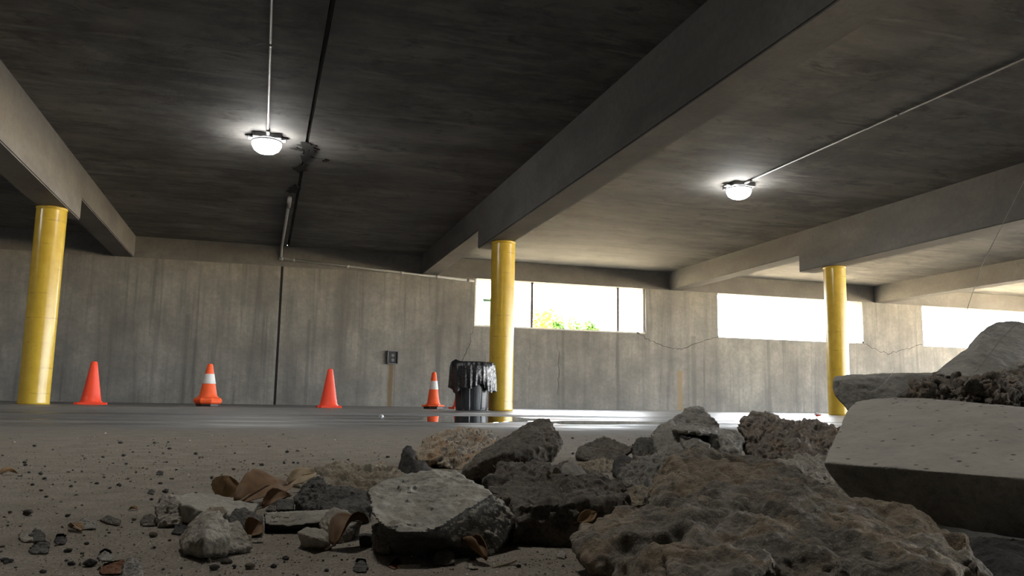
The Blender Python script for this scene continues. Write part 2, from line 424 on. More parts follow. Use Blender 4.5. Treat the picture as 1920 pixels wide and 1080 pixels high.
bm = bmesh.new(); a, b = WIN[0]
box(bm, a, b, Yw + .02, Yw + .20, Zw, Zw + .035); box(bm, a, a + .05, Yw + .06, Yw + .2, Zw + .03, Zs); box(bm, b - .05, b, Yw + .06, Yw + .2, Zw + .03, Zs)
tag(bmo('window_3', bm, M_cream), kind='structure')
# ------------------------------------------------------------------ columns
def column(x, label):
    t = empty('column', (x, Yc, 0)); tag(t, label, 'column', 'yellow columns along the garage')
    bm = bmesh.new(); prof = [(.186, 0), (.186, .02)] + [(.184, .05 + k * (Zb - .1) / 16) for k in range(17)] + [(.184, Zb)]
    R = lathe(bm, prof, 40); cap(bm, R[0]); cap(bm, R[-1]); bmo('shaft', bm, M_yellow, t, True)
    bm = bmesh.new(); R = lathe(bm, [(.187, Zb - .03), (.190, Zb - .025), (.190, Zb - .005), (.187, Zb)], 40); bmo('top_collar', bm, M_yellow, t, True)
column(-2.80, 'round yellow column at the far left beside the plain cone')
column(3.48, 'round yellow column standing beside the black bin')
column(9.58, 'round yellow column on the right behind the rubble slabs')

# ------------------------------------------------------------------ lamps and conduits
def lamp(x, y, label):
    t = empty('ceiling_lamp', (x, y, Zc)); tag(t, label, 'lamp', 'canopy lamps on the ceiling')
    bm = bmesh.new(); box(bm, -.17, .17, -.17, .17, -.06, 0); bevel(bm, .012, 2); hs = bmo('housing', bm, M_greypaint, t)
    bm = bmesh.new(); box(bm, -.23, .23, -.05, .05, -.045, -.015); bevel(bm, .006, 1); bmo('mounting_bar', bm, M_greypaint, hs)
    bm = bmesh.new(); R = lathe(bm, [(.14, -.061), (.172, -.085), (.175, -.12), (.15, -.17), (.10, -.205), (.05, -.22)], 28); cap(bm, R[0]); cap(bm, R[-1]); ls = bmo('lens', bm, M_glow, t, True)
    bm = bmesh.new(); R = lathe(bm, [(.176, -.062), (.184, -.066), (.184, -.08), (.176, -.084)], 28); bmo('lens_ring', bm, M_greypaint, ls, True)
    return t
lamp(-.10, 10.22, 'bright canopy lamp left of the dark ceiling joint')
lamp(6.50, 10.15, 'bright canopy lamp on the right between two beams')
lamp(-.10, 1.9, 'added canopy lamp overhead above the rubble, out of frame'); lamp(6.5, 1.9, 'added canopy lamp overhead right of the rubble, out of frame')  # unseen lamps added to brighten the rubble from above
lamp(12.5, 10.1, 'added canopy lamp out of frame beyond the right beam'); lamp(-6.2, 10.2, 'added canopy lamp out of frame beyond the left beam')  # two more unseen lamps, added for the light they give
M_pipe = plain('pale_grey_pipe', (.46, .45, .42), .5, .4, 0, .12, 30)
def conduit(label, segs, r=.014, clips=(), M_steel=M_steel):
    t = empty('conduit', segs[0][0]); tag(t, label, 'conduit'); t0 = Vector(segs[0][0])
    for s in segs:
        bm = bmesh.new(); tube(bm, [Vector(p) - t0 for p in s], r, 10); bmo('pipe', bm, M_steel, t, True)
    for (p, dr, ln, rr) in clips:
        bm = bmesh.new(); p = Vector(p); dr = Vector(dr).normalized(); tube(bm, [p - dr*ln/2 - t0, p + dr*ln/2 - t0], rr, 12); bmo('coupling', bm, M_steel, t, True)
zc = Zc - .022
conduit('thin straight conduit running along the ceiling to the left lamp', [[(-.085, YB, zc), (-.095, 10.05, zc)]], .013, [((-.092, 9.96, zc), (0, 1, 0), .2, .02), ((-.09, 7.4, zc), (0, 1, 0), .06, .018), ((-.09, 4.4, zc), (0, 1, 0), .06, .018)])
conduit('thin straight conduit running along the ceiling to the right lamp', [[(6.49, YB, zc), (6.5, 9.98, zc)]], .013, [((6.5, 9.9, zc), (0, 1, 0), .2, .02), ((6.5, 7, zc), (0, 1, 0), .06, .018), ((6.5, 4, zc), (0, 1, 0), .06, .018)])
A = onY(527, 485, Yw - .045); B = onY(889, 527, Yw - .045)
corner = Vector((A.x, Yw - .045, Zc - .03))
sl = (B - A).normalized()
conduit('bent steel pipe from the ceiling joint along the wall to the first window',
        [[(.27, 13.3, Zc - .03), corner + Vector((0, -.03, 0)), corner + Vector((0, 0, -.04)), A], [A, B]], .026,
        [((.27, 13.55, Zc - .032), (0, 1, 0), .6, .036), (A, (1, 0, 0), .09, .036)] + [(A.lerp(B, k), sl, .07, .033) for k in (.06, .33, .61, .80, .97)], M_pipe)
# box on the wall
p = onY(735.5, 683, Yw); t = empty('junction_box', (p.x, Yw, p.z)); tag(t, 'small black open junction box on the back wall above a rust streak', 'box')
bm = bmesh.new(); hw, hh = .118, .29
for a in ((-hw, -hw + .018, 0, hh), (hw - .018, hw, 0, hh), (-hw, hw, 0, .018), (-hw, hw, hh - .018, hh)): box(bm, a[0], a[1], -.085, 0, a[2], a[3])
bmo('box_frame', bm, M_greypaint, t)
bm = bmesh.new(); box(bm, -hw + .018, hw - .018, -.035, -.002, .018, hh - .018); plate = bmo('back_plate', bm, M_black, t)
for k in (.09, .19):
    bm = bmesh.new(); tube(bm, [(0, -.034, k), (0, -.05, k)], .034, 16); bmo('socket', bm, M_greypaint, plate)

# ------------------------------------------------------------------ traffic cones
def cone(px, d, H, bw, kind, label, rz=0.2, bodyw=.14, topw=.035):
    p = fl(px, d); t = empty('traffic_cone', p, rz); tag(t, label, 'traffic cone', 'orange cones on the garage floor')
    m = M_orange if kind == 'plain' else M_orange2
    if kind == 'plain':
        bm = bmesh.new(); box(bm, -bw/2, bw/2, -bw/2, bw/2, .0, .03); bmesh.ops.bevel(bm, geom=[e for e in bm.edges if abs(e.verts[0].co.z - e.verts[1].co.z) > .01], offset=.05, segments=4, affect='EDGES')
        bmo('base', bm, m, t); zb = .028
    else:
        bm = bmesh.new(); R = lathe(bm, [(bw*.40, 0), (bw*.42, .006), (bw*.42, .03), (bw*.38, .036)], 8); cap(bm, R[0]); cap(bm, R[-1]); bmo('base', bm, M_black, t)
        bm = bmesh.new()
        if kind == 'skirt': R = lathe(bm, [(bw*.42, .034), (bw*.50, .055), (bw*.515, .085), (bw*.47, .115), (bodyw + .01, .13)], 8)
        else: R = lathe(bm, [(bw*.40, .034), (bw*.50, .042), (bw*.50, .062), (bodyw + .015, .075)], 8)
        cap(bm, R[0]); cap(bm, R[-1]); bmo('skirt', bm, m, t); zb = .125 if kind == 'skirt' else .07
    def rad(z): return bodyw + (topw - bodyw) * (z - zb) / (H - zb)
    bm = bmesh.new(); R = lathe(bm, [(rad(zb) + .02, zb), (rad(zb + .03), zb + .03)] + [(rad(zb + (H - zb) * k), zb + (H - zb) * k) for k in (.2, .5, .8, .97)] + [(topw * .8, H - .004), (topw * .72, H), (topw * .6, H - .03)], 28)
    cap(bm, R[-1]); bmo('body', bm, m, t, True)
    if kind != 'plain':
        z0, z1 = H * .53, H * .76
        bm = bmesh.new(); R = lathe(bm, [(rad(z0) + .002, z0), (rad(z0) + .004, z0 + .004), (rad(z1) + .004, z1 - .004), (rad(z1) + .002, z1)], 28); bmo('reflective_band', bm, M_white, t, True)
cone(170, 11.4, .60, .40, 'plain', 'plain orange cone without a band, right of the far left column', .1, .135, .04)
cone(389, 11.55, .60, .385, 'skirt', 'orange cone with white band and thick flared skirt, left of the wall joint', .3, .125, .034)
cone(616, 12.4, .59, .36, 'plain', 'plain orange cone without a band, right of the wall joint', .05, .135, .036)
cone(812, 13.3, .595, .40, 'band', 'orange cone with white band just left of the black bin', .2, .105, .034)
cone(864, 14.3, .58, .36, 'plain', 'orange cone almost hidden behind the black bin', .2, .14, .036)

# ------------------------------------------------------------------ trash can
p = fl(884, 11.95); t = empty('trash_can', p, .2); tag(t, 'ribbed dark grey bin lined with black bag beside the middle column', 'bin')
NR = 96
bm = bmesh.new()
def radf(k, i, r): return r - (.014 if 1 < k < 6 and (i % 8) in (0, 1, 2) else 0)
R = lathe(bm, [(.20, .0), (.232, .004), (.235, .03), (.238, .045), (.262, .5), (.264, .52), (.285, .55), (.29, .66), (.30, .67), (.30, .69), (.275, .69), (.27, .6), (.225, .02)], NR, (0, 0), radf)
cap(bm, R[0]); cap(bm, R[-1]); bmo('can_body', bm, M_bin, t)
bm = bmesh.new(); N = 180
prof = [(.245, .40), (.262, .60), (.285, .685), (.302, .702), (.318, .69), (.322, .62), (.325, .52), (.318, .42), (.312, .335), (.305, .31)]
rings = []
for k, (r, z) in enumerate(prof):
    ring = []
    for i in range(N):
        a = 2*math.pi*i/N; q = np.array([[math.cos(a)*2.4, math.sin(a)*2.4, z*2.0]])
        f = max(0, (k - 3)) / 6
        fold = float(fbm(q * 2.6, 5, 3)[0]) * .055 * f + .018 * f * math.sin(a * 17 + 3 * math.sin(a*3)) + .008 * math.sin(a*31 + z*9) * f
        hem = .05 * math.sin(a*3 + .6) * f + .03 * math.sin(a*7) * f
        lump = .03 * math.exp(-((a - 3.3)/.25)**2) if 2 <= k <= 4 else 0
        rr = r + fold + .02 * f
        ring.append(bm.verts.new((rr*math.cos(a), rr*math.sin(a), z + hem * f + lump)))
    rings.append(ring)
for a, b in zip(rings, rings[1:]):
    for i in range(N): bm.faces.new((a[i], a[(i+1)%N], b[(i+1)%N], b[i]))
bag = bmo('bin_bag', bm, M_bag, t, True)

# ------------------------------------------------------------------ water, small litter on the far floor
def water():
    t = NT('still_water'); t.b.inputs['Base Color'].default_value = (.035, .035, .036, 1); t.b.inputs['Roughness'].default_value = .02; t.b.inputs['IOR'].default_value = 1.33
    t.b.inputs['Specular IOR Level'].default_value = .6
    return t.m
M_water = water()
def puddle(px0, px1, y0, y1, label, seed):
    r = random.Random(seed); bm = bmesh.new(); n = 64; top = []; bot = []
    cx, cyp = (px0+px1)/2, (y0+y1)/2; ph = [r.uniform(0, 6) for _ in range(3)]
    c = onZ(cx, cyp)
    for i in range(n):
        a = 2*math.pi*i/n; s = 1 + .10*math.sin(3*a+ph[0]) + .07*math.sin(5*a+ph[1]) + .04*math.sin(9*a+ph[2])
        q = onZ(cx + (px1-px0)/2*s*math.cos(a), cyp + (y1-y0)/2*s*math.sin(a)); q = q - c
        top.append(bm.verts.new((q.x*.985, q.y*.985, .0016))); bot.append(bm.verts.new((q.x, q.y, .0002)))
    for i in range(n): bm.faces.new((top[i], top[(i+1)%n], bot[(i+1)%n], bot[i]))
    bm.faces.new(top); o = bmo('puddle', bm, M_water); o.location = (c.x, c.y, 0)
    tag(o, label, 'puddle')
puddle(775, 1010, 780.5, 793, 'dark shallow puddle in front of the bin and middle column', 4)
puddle(1010, 1250, 789.5, 796, 'bright shallow puddle behind the rubble, right of the middle column', 8)
def crumple(name, px, d, size, mats, label, cat, seed):
    bm = bmesh.new(); bmesh.ops.create_icosphere(bm, subdivisions=3, radius=size); q = np.array([v.co[:] for v in bm.verts])
    n = fbm(q / size * 1.6, seed, 4, .7)
    for v, k in zip(bm.verts, n): v.co = v.co * (1 + .75 * k); v.co.z *= .75
    zmin = min(v.co.z for v in bm.verts)
    for v in bm.verts: v.co.z -= zmin
    o = bmo(name, bm, mats); o.location = fl(px, d)
    for f in o.data.polygons:
        if len(mats) > 1 and f.center.z < size * .6: f.material_index = 1
    tag(o, label, cat)
crumple('crumpled_paper', 715, 5.6, .016, [M_paper], 'tiny white paper ball on the floor in front of the cones', 'paper', 3)
crumple('crushed_cup', 1533, 11.6, .04, [M_paper, M_red], 'small crushed red and white cup by the right column', 'cup', 9)

# ------------------------------------------------------------------ outside, seen through the first window
bm = bmesh.new(); box(bm, -30, 60, Yw + .3, 75, 1.3, 1.72); g = bmo('outside_ground', bm, M_soil); tag(g, kind='structure')
bm = bmesh.new(); box(bm, XR + .3, 70, -60, Yw + .3, -.25, -.01); box(bm, XL - 30, XR + .3, -60, YB - .3, -.25, -.01); tag(bmo('driveway', bm, M_soil), kind='structure')
c0 = onY(905, 607, 18.8); c1 = onY(934, 560, 18.8)
t = empty('utility_cabinet', ((c0.x + c1.x)/2 + .1, 18.95, 1.72)); tag(t, 'green utility cabinet outside the first window, left of the column', 'cabinet')
hw = (c1.x - c0.x)/2 + .1; top = c1.z - 1.72
bm = bmesh.new(); box(bm, -hw, hw, -.15, .3, .05, top - .04); bevel(bm, .012, 2); bmo('cabinet_body', bm, M_cabinet, t)
bm = bmesh.new(); box(bm, -hw - .02, hw + .02, -.17, .32, top - .04, top); bevel(bm, .008, 1); bmo('lid', bm, M_cabinet, t)
bm = bmesh.new(); box(bm, -hw - .03, hw + .03, -.18, .33, 0, .05); bmo('plinth', bm, M_cream, t)
bm = bmesh.new(); box(bm, -hw + .04, hw - .04, -.165, -.15, .1, top - .09); bevel(bm, .004, 1); bmo('door', bm, M_cabinet, t)
def shrub(name, px, ytop, Y, wpx, mat, label, cat, group, seed, n=260, leaf=.035):
    r = random.Random(seed); c = onY(px, ytop, Y); h = c.z - 1.72; rad = wpx / F * Y * .5
    t = empty(name, (c.x, Y, 1.72)); tag(t, label, cat, group)
    bm = bmesh.new(); tips = []
    for k in range(9):
        a = r.uniform(0, 6.28); e = Vector((math.cos(a)*rad*r.uniform(.2, .8), math.sin(a)*rad*r.uniform(.2, .8), h * r.uniform(.6, .95))); tips.append(e)
        tube(bm, [(0, 0, 0), e * .5 + Vector((0, 0, h*.1)), e], [.012, .008, .003], 5)
    bmo('stem', bm, M_bark, t)
    bm = bmesh.new()
    for k in range(n):
        e = r.choice(tips); p = e * r.uniform(.45, 1.05) + Vector((r.gauss(0, .3), r.gauss(0, .3), r.gauss(0, .25))) * rad
        p.z = max(.02, min(h, p.z))
        a = Vector((r.gauss(0,1), r.gauss(0,1), r.gauss(0,1))).normalized() * leaf; b = a.cross(Vector((r.gauss(0,1), r.gauss(0,1), r.gauss(0,1)))).normalized() * leaf * .45
        bm.faces.new([bm.verts.new(v) for v in (p - a, p + b, p + a, p - b)])
    f = bmo('foliage', bm, mat, t)
shrub('shrub', 1046, 595, 19.0, 34, M_leafg, 'low green shrub outside the first window, left one', 'shrub', 'shrubs outside the first window', 1, 420, .06)
shrub('shrub', 1078, 592, 19.9, 32, M_leafg, 'low green shrub outside the first window, middle one', 'shrub', 'shrubs outside the first window', 2, 420, .06)
shrub('shrub', 1108, 602, 19.0, 34, M_leafg, 'low green shrub outside the first window, right one', 'shrub', 'shrubs outside the first window', 3, 380, .06)
shrub('shrub', 1022, 580, 21.2, 70, M_leafo, 'orange autumn shrub outside the first window', 'shrub', None, 4, 900, .08)
#ROCKS
# ------------------------------------------------------------------ the rubble
def hull_bm(pts):
    bm = bmesh.new()
    for p in pts: bm.verts.new(p)
    r = bmesh.ops.convex_hull(bm, input=bm.verts[:])
    bmesh.ops.delete(bm, geom=[v for v in bm.verts if not v.link_faces], context='VERTS')
    return bm
def H(front, push=.06, shrink=.75, base=None, extra=()):
    """corner points of one angular lump: its face as (column, row, distance), the same face set back and smaller, and points on the floor"""
    f = [P(*q) for q in front]; c = sum(f, Vector()) / len(f)
    back = []
    for v in f:
        dv = (v - CAM).normalized(); q = c + (v - c) * shrink; back.append(q + dv * push)
    pts = f + back + [P(*q) for q in extra]
    if base:
        for (x, d) in base: pts.append(fl(x, d) + Vector((0, 0, -.004)))
    return pts
def cells(p, s):
    i0 = np.floor(p).astype(np.int64); best = np.full(len(p), 9.); val = np.zeros(len(p)); sec = np.full(len(p), 9.)
    for a in (-1, 0, 1):
        for b in (-1, 0, 1):
            for c in (-1, 0, 1):
                x, y, z = i0[:,0]+a, i0[:,1]+b, i0[:,2]+c
                q = np.stack([x + .5 + .45*_h(x,y,z,s), y + .5 + .45*_h(x,y,z,s+1), z + .5 + .45*_h(x,y,z,s+2)], 1)
                d = np.sqrt(((p - q)**2).sum(1)); m = d < best
                sec = np.where(m, best, np.minimum(sec, d)); val = np.where(m, _h(x,y,z,s+3), val); best = np.where(m, d, best)
    return best, sec - best, val
def rock(name, label, hulls, mat, vox=None, amp=.035, freq=4., fine=.012, ffreq=16., smooth=3, cat='rock', group=None, ground=True, seed=None, pale=None, pits=0., strata=0., chunk=1.):
    allp = [p for h in hulls for p in h]
    lo = Vector([min(p[i] for p in allp) for i in range(3)]); hi = Vector([max(p[i] for p in allp) for i in range(3)])
    size = (hi - lo).length * .6
    vox = (vox * .72) if vox else size / 88
    me = bpy.data.meshes.new('tmp'); bm = bmesh.new()
    for h in hulls:
        b = hull_bm(h); m2 = bpy.data.meshes.new('t2'); b.to_mesh(m2); b.free(); bm.from_mesh(m2); bpy.data.meshes.remove(m2)
    bm.to_mesh(me); bm.free()
    o = bpy.data.objects.new('tmp', me); COL.objects.link(o)
    md = o.modifiers.new('r', 'REMESH'); md.mode = 'VOXEL'; md.voxel_size = vox
    dg = bpy.context.evaluated_depsgraph_get(); ev = o.evaluated_get(dg); new = bpy.data.meshes.new_from_object(ev)
    bpy.data.objects.remove(o); bpy.data.meshes.remove(me)
    bm = bmesh.new(); bm.from_mesh(new)
    for _ in range(smooth): bmesh.ops.smooth_vert(bm, verts=bm.verts, factor=.5, use_axis_x=True, use_axis_y=True, use_axis_z=True)
    bm.normal_update(); bm.to_mesh(new); bm.free()
    n = len(new.vertices); co = np.empty(n * 3); new.vertices.foreach_get('co', co); co = co.reshape(-1, 3)
    nr = np.empty(n * 3); new.vertex_normals.foreach_get('vector', nr); nr = nr.reshape(-1, 3)
    sd = seed if seed is not None else sum(map(ord, label)) % 997
    q = co / size
    big = fbm(q * freq, sd, 4, .55); sm = fbm(q * ffreq, sd + 50, 4, .65)
    rid = 1 - np.abs(fbm(q * freq * 2.2, sd + 90, 3, .5)) * 2
    qq = q + .12 * np.stack([fbm(q * 5, sd + 201, 2), fbm(q * 5, sd + 202, 2), fbm(q * 5, sd + 203, 2)], 1)
    _, e1, c1 = cells(qq * freq * 1.6, sd + 60); _, e2, c2 = cells(qq * freq * 4.5, sd + 70)
    disp = size * (amp * .8 * big + 1.5 * fine * sm + .4 * amp * (rid - .6) + chunk * (amp * .38 * c1 * np.clip(e1 * 5, 0, 1) + fine * .9 * c2 * np.clip(e2 * 5, 0, 1)))
    if pits: disp -= size * pits * np.clip(fbm(q * freq * 3.2, sd + 130, 3, .5) - .18, 0, 1)
    if strata: disp += size * strata * np.abs(np.sin(co[:, 2] / size * 34 + 5 * big))
    co2 = co + nr * disp[:, None]
    if ground: co2[:, 2] = np.maximum(co2[:, 2], .0005)
    zmin = co2[:, 2].min(); org = np.array([co2[:, 0].mean(), co2[:, 1].mean(), zmin])
    new.vertices.foreach_set('co', (co2 - org).ravel()); new.update(); new.name = name
    mats = list(mat) if isinstance(mat, (list, tuple)) else [mat]
    ob = link(name, new, mats, None, True); ob.location = org
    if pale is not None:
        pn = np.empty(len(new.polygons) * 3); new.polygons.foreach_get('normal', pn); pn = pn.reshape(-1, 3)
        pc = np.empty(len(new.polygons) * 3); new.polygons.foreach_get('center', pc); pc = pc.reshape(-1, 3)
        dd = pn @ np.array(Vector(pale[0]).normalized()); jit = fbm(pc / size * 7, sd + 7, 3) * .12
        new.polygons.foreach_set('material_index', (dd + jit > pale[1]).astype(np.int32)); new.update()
    tag(ob, label, cat, group)
    return ob
def facing(a, b, c):
    n = (P(*b) - P(*a)).cross(P(*c) - P(*a)).normalized()
    return n if n.dot(CAM - P(*a)) > 0 else -n
def fibres(ob, n, mat, seed, ln=.02, rad=.0004, zone=None):
    r = random.Random(seed); me = ob.data; bm = bmesh.new(); vs = me.vertices; k = 0; tries = 0
    while k < n and tries < n * 40:
        tries += 1; v = vs[r.randrange(len(vs))]
        if v.normal.y > .3 or v.normal.z < -.3: continue
        if zone and not zone(v.co): continue
        t = Vector((r.gauss(0, 1), r.gauss(0, .6), r.gauss(0, .8))); t = (t - v.normal * t.dot(v.normal) * .7).normalized(); L = ln * r.uniform(.4, 1.3)
        b = v.normal * L * r.uniform(.1, .5); p = v.co.copy()
        tube(bm, [p - v.normal * .001, p + t * L * .35 + b, p + t * L * .7 + b * r.uniform(.3, 1.2), p + t * L + b * r.uniform(-.2, .6)], [rad, rad, rad * .8, rad * .5], 3); k += 1
    return tag(bmo('root_fibres', bm, mat, ob), kind='stuff')

K_dark = rockmat('dark_earthy_rock', (.105, .092, .077), (.20, .179, .148), (.335, .302, .252), 1.3, .5, (.30, .222, .14), .6, .0035)
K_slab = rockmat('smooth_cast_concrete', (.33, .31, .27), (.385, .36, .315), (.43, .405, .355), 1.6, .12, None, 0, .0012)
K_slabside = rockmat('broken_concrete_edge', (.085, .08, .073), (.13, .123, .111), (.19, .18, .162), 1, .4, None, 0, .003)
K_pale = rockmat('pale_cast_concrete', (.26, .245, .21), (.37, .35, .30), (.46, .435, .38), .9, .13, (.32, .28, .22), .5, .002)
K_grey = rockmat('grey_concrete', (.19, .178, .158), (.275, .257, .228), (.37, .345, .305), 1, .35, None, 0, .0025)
K_lightgrey = rockmat('light_grey_concrete', (.26, .245, .22), (.36, .34, .305), (.46, .435, .39), 1, .25, None, 0, .0025)
K_brown = rockmat('brown_grey_rubble', (.105, .093, .080), (.165, .148, .126), (.25, .23, .198), .9, .45, (.19, .135, .095), .4, .003)
K_tan = rockmat('tan_crumbly_mortar', (.19, .16, .12), (.29, .25, .19), (.40, .355, .285), .9, .3, (.33, .23, .125), .4, .003)
K_orange = rockmat('orange_stained_stone', (.26, .21, .15), (.42, .36, .28), (.60, .56, .48), 2.2, .15, (.34, .20, .095), .7, .003)
K_stone = rockmat('dusty_stone', (.25, .222, .185), (.34, .31, .262), (.48, .445, .385), .9, .25, (.38, .31, .22), .4, .002)
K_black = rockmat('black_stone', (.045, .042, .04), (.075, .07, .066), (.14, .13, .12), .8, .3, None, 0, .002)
K_lump = rockmat('pinkish_lumpy_concrete', (.20, .17, .145), (.29, .25, .21), (.40, .36, .31), .8, .5, (.36, .25, .15), .45, .004)
def pores(m):      # coarse dark air holes in the cast face
    t = m.node_tree; b = t.nodes['Principled BSDF']; src = b.inputs['Base Color'].links[0].from_socket
    co = [n for n in t.nodes if n.type == 'TEX_COORD'][0].outputs['Object']
    v = t.nodes.new('ShaderNodeTexVoronoi'); v.inputs['Scale'].default_value = 60; t.links.new(co, v.inputs['Vector'])
    r = t.nodes.new('ShaderNodeValToRGB'); r.color_ramp.elements[0].position = .09; r.color_ramp.elements[0].color = (1, 1, 1, 1); r.color_ramp.elements[1].position = .17; r.color_ramp.elements[1].color = (0, 0, 0, 1)
    t.links.new(v.outputs['Distance'], r.inputs[0])
    mx = t.nodes.new('ShaderNodeMix'); mx.data_type = 'RGBA'; t.links.new(r.outputs[0], mx.inputs[0]); t.links.new(src, mx.inputs[6]); mx.inputs[7].default_value = (.10, .085, .075, 1)
    t.links.new(mx.outputs[2], b.inputs['Base Color'])
pores(K_slab)
M_straw = plain('dry_root_fibre', (.34, .28, .2), .9, .1)

# the big foreground rock
rock('boulder', 'largest dark earthy rock filling the lower right foreground', [
    H([(1194,933,.70),(1235,880,.76),(1252,853,.80),(1311,841,.83),(1364,848,.83),(1414,866,.80),(1476,880,.78),(1535,906,.74),(1597,937,.69),(1500,1010,.56),(1300,1000,.58)], .10, .8, [(1250,.80),(1450,.86),(1560,.78)]),
    H([(1060,1007,.60),(1109,969,.64),(1172,955,.67),(1280,900,.72),(1420,905,.70),(1597,940,.67),(1678,942,.65),(1754,964,.61),(1794,994,.57),(1844,1018,.54),(1880,1050,.51),(1877,1095,.485),(1700,1040,.505),(1480,1035,.50),(1280,1030,.52),(1150,1030,.55)], .08, .8,
      [(1105,.575),(1200,.48),(1450,.43),(1700,.43),(1860,.46),(1860,.6),(1300,.72),(1100,.63)]),
    H([(1250,1040,.50),(1400,1020,.49),(1470,1060,.46),(1380,1110,.44),(1260,1100,.46)], .06, .8),
    H([(1560,1045,.475),(1720,1050,.47),(1800,1070,.46),(1700,1120,.44),(1560,1110,.45)], .06, .8)],
    K_dark, .0024, .046, 3.4, .017, 15, 2, pits=.10, seed=11, chunk=.3)
# boulder with the pale face, centre
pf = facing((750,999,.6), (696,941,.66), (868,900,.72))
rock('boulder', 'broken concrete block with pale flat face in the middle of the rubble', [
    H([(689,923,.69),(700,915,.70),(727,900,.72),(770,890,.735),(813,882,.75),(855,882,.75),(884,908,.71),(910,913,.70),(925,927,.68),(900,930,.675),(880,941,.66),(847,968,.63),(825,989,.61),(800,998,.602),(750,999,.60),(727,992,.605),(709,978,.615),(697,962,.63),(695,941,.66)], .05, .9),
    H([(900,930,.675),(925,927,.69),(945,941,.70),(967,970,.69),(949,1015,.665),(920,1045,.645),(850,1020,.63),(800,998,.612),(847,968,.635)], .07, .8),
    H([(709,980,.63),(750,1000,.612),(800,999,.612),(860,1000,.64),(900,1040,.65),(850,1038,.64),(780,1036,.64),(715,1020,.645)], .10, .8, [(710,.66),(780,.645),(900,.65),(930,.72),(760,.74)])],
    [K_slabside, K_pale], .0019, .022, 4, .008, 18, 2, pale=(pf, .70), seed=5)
# long dark block right of it
b15 = rock('boulder', 'dark ledged concrete block with rough dirty top, right of the pale-faced block', [
    H([(914,899,.86),(934,883,.92),(947,874,.96),(977,872,.97),(1011,870,.97),(1041,869,.97),(1067,874,.96),(1100,890,.92),(1152,898,.90),(1180,908,.87),(1172,938,.75),(1060,942,.71),(955,944,.71),(925,935,.75)], .05, .9),
    H([(945,948,.715),(1000,942,.70),(1100,940,.70),(1172,941,.73),(1170,962,.73),(1150,1010,.72),(1049,1024,.69),(955,1020,.69),(940,990,.70)], .14, .85, [(955,.70),(1049,.69),(1150,.70)])],
    K_brown, .0021, .042, 4.5, .016, 16, 2, pits=.05, seed=21)
fibres(b15, 70, M_straw, 3, .010, .0003, lambda c: c.z > .03)
from mathutils.bvhtree import BVHTree
def surf(ob, x, y):                  # distance at which the view line through x,y meets this rock
    bv = BVHTree.FromPolygons([v.co + ob.location for v in ob.data.vertices], [p.vertices[:] for p in ob.data.polygons])
    h = bv.ray_cast(CAM, ray(x, y).normalized()); return (h[0] - CAM).dot(FWD) if h[0] else .9
d_s = surf(b15, 1078, 892)
rock('stone', 'smooth blue-grey rounded stone lying on top of the dark ledged block', [H([(1050,880,d_s+.006),(1058,868,d_s+.012),(1072,866,d_s+.014),(1090,875,d_s+.012),(1102,890,d_s+.004),(1076,894,d_s-.006),(1054,890,d_s)], .04, .75)], K_lightgrey, .0011, .014, 3, .003, 14, 4, ground=False, cat='stone', chunk=.2)
for (pp, lb, sd) in (((1043, 884), 'tiny cream pebble on the dark ledged block, right one of a pair', 1), ((1028, 886), 'tiny cream pebble on the dark ledged block, left one of a pair', 2)):
    x, y = pp; dq = surf(b15, x, y + 4) - .003; k = 8 if sd == 1 else 5
    rock('pebble', lb, [H([(x - k, y + 4, dq), (x - k * .6, y - k * .7, dq + .002), (x + 1, y - k, dq + .002), (x + k * .8, y - k * .3, dq + .001), (x + k, y + 4, dq)], .007, .7)], K_tan, None, .02, 3, .006, 12, 1, ground=False, cat='pebble', seed=sd, chunk=.2)
# leaning wedge
rock('boulder', 'long dark wedge of rock leaning up to the right in the middle', [
    H([(865,884,1.16),(872,875,1.17),(888,862,1.19),(910,843,1.22),(953,818,1.26),(990,797,1.28),(1013,785,1.29),(1024,784,1.29),(1035,797,1.26),(1046,808,1.22),(1052,824,1.18),(1048,838,1.16),(1038,866,1.15),(1010,868,1.12),(965,850,1.08),(920,860,1.08),(880,880,1.12),(915,898,1.12),(868,902,1.15)], .09, .72, [(880,1.22),(930,1.2)]),
    H([(1035,815,1.18),(1048,816,1.19),(1056,829,1.19),(1052,838,1.18),(1040,850,1.16),(1030,840,1.15)], .04, .7)],
    K_brown, .0026, .030, 4.5, .013, 17, 2, seed=31)
rock('rock', 'flat dark rock tucked under the leaning wedge', [H([(930,890,1.10),(1000,872,1.10),(1035,872,1.12),(1035,892,1.08),(960,905,1.06)], .12, .85, [(940,1.12),(1030,1.12),(1030,1.25),(940,1.25)])], K_brown, None, .04, 4, .012, 16, 2)
# orange rock behind
rock('boulder', 'cream and orange stained rock behind the leaning wedge', [
    H([(775,855,1.56),(790,840,1.58),(800,822,1.62),(817,813,1.66),(838,808,1.68),(832,823,1.56),(822,845,1.52),(812,866,1.48),(780,861,1.53)], .12, .75, [(785,1.55),(812,1.5)]),
    H([(833,818,1.58),(843,806,1.68),(862,812,1.62),(880,808,1.66),(898,805,1.68),(920,809,1.66),(938,830,1.6),(930,870,1.5),(850,878,1.47),(813,868,1.48),(822,846,1.5)], .16, .8, [(820,1.5),(860,1.46),(930,1.5)])],
    [K_brown, K_orange], .0035, .05, 4.5, .018, 16, 2, pale=((-.8, -.35, .35), .42), seed=41, chunk=.6)
rock('pebble', 'small white pebble on top of the orange stained rock', [H([(838,812,1.66),(841,805,1.66),(848,804,1.66),(854,810,1.66),(850,814,1.66)], .02, .6)], plain('white_stone', (.6, .57, .5), .9, .2), None, .04, 3, .01, 12, 1, ground=False, cat='pebble')
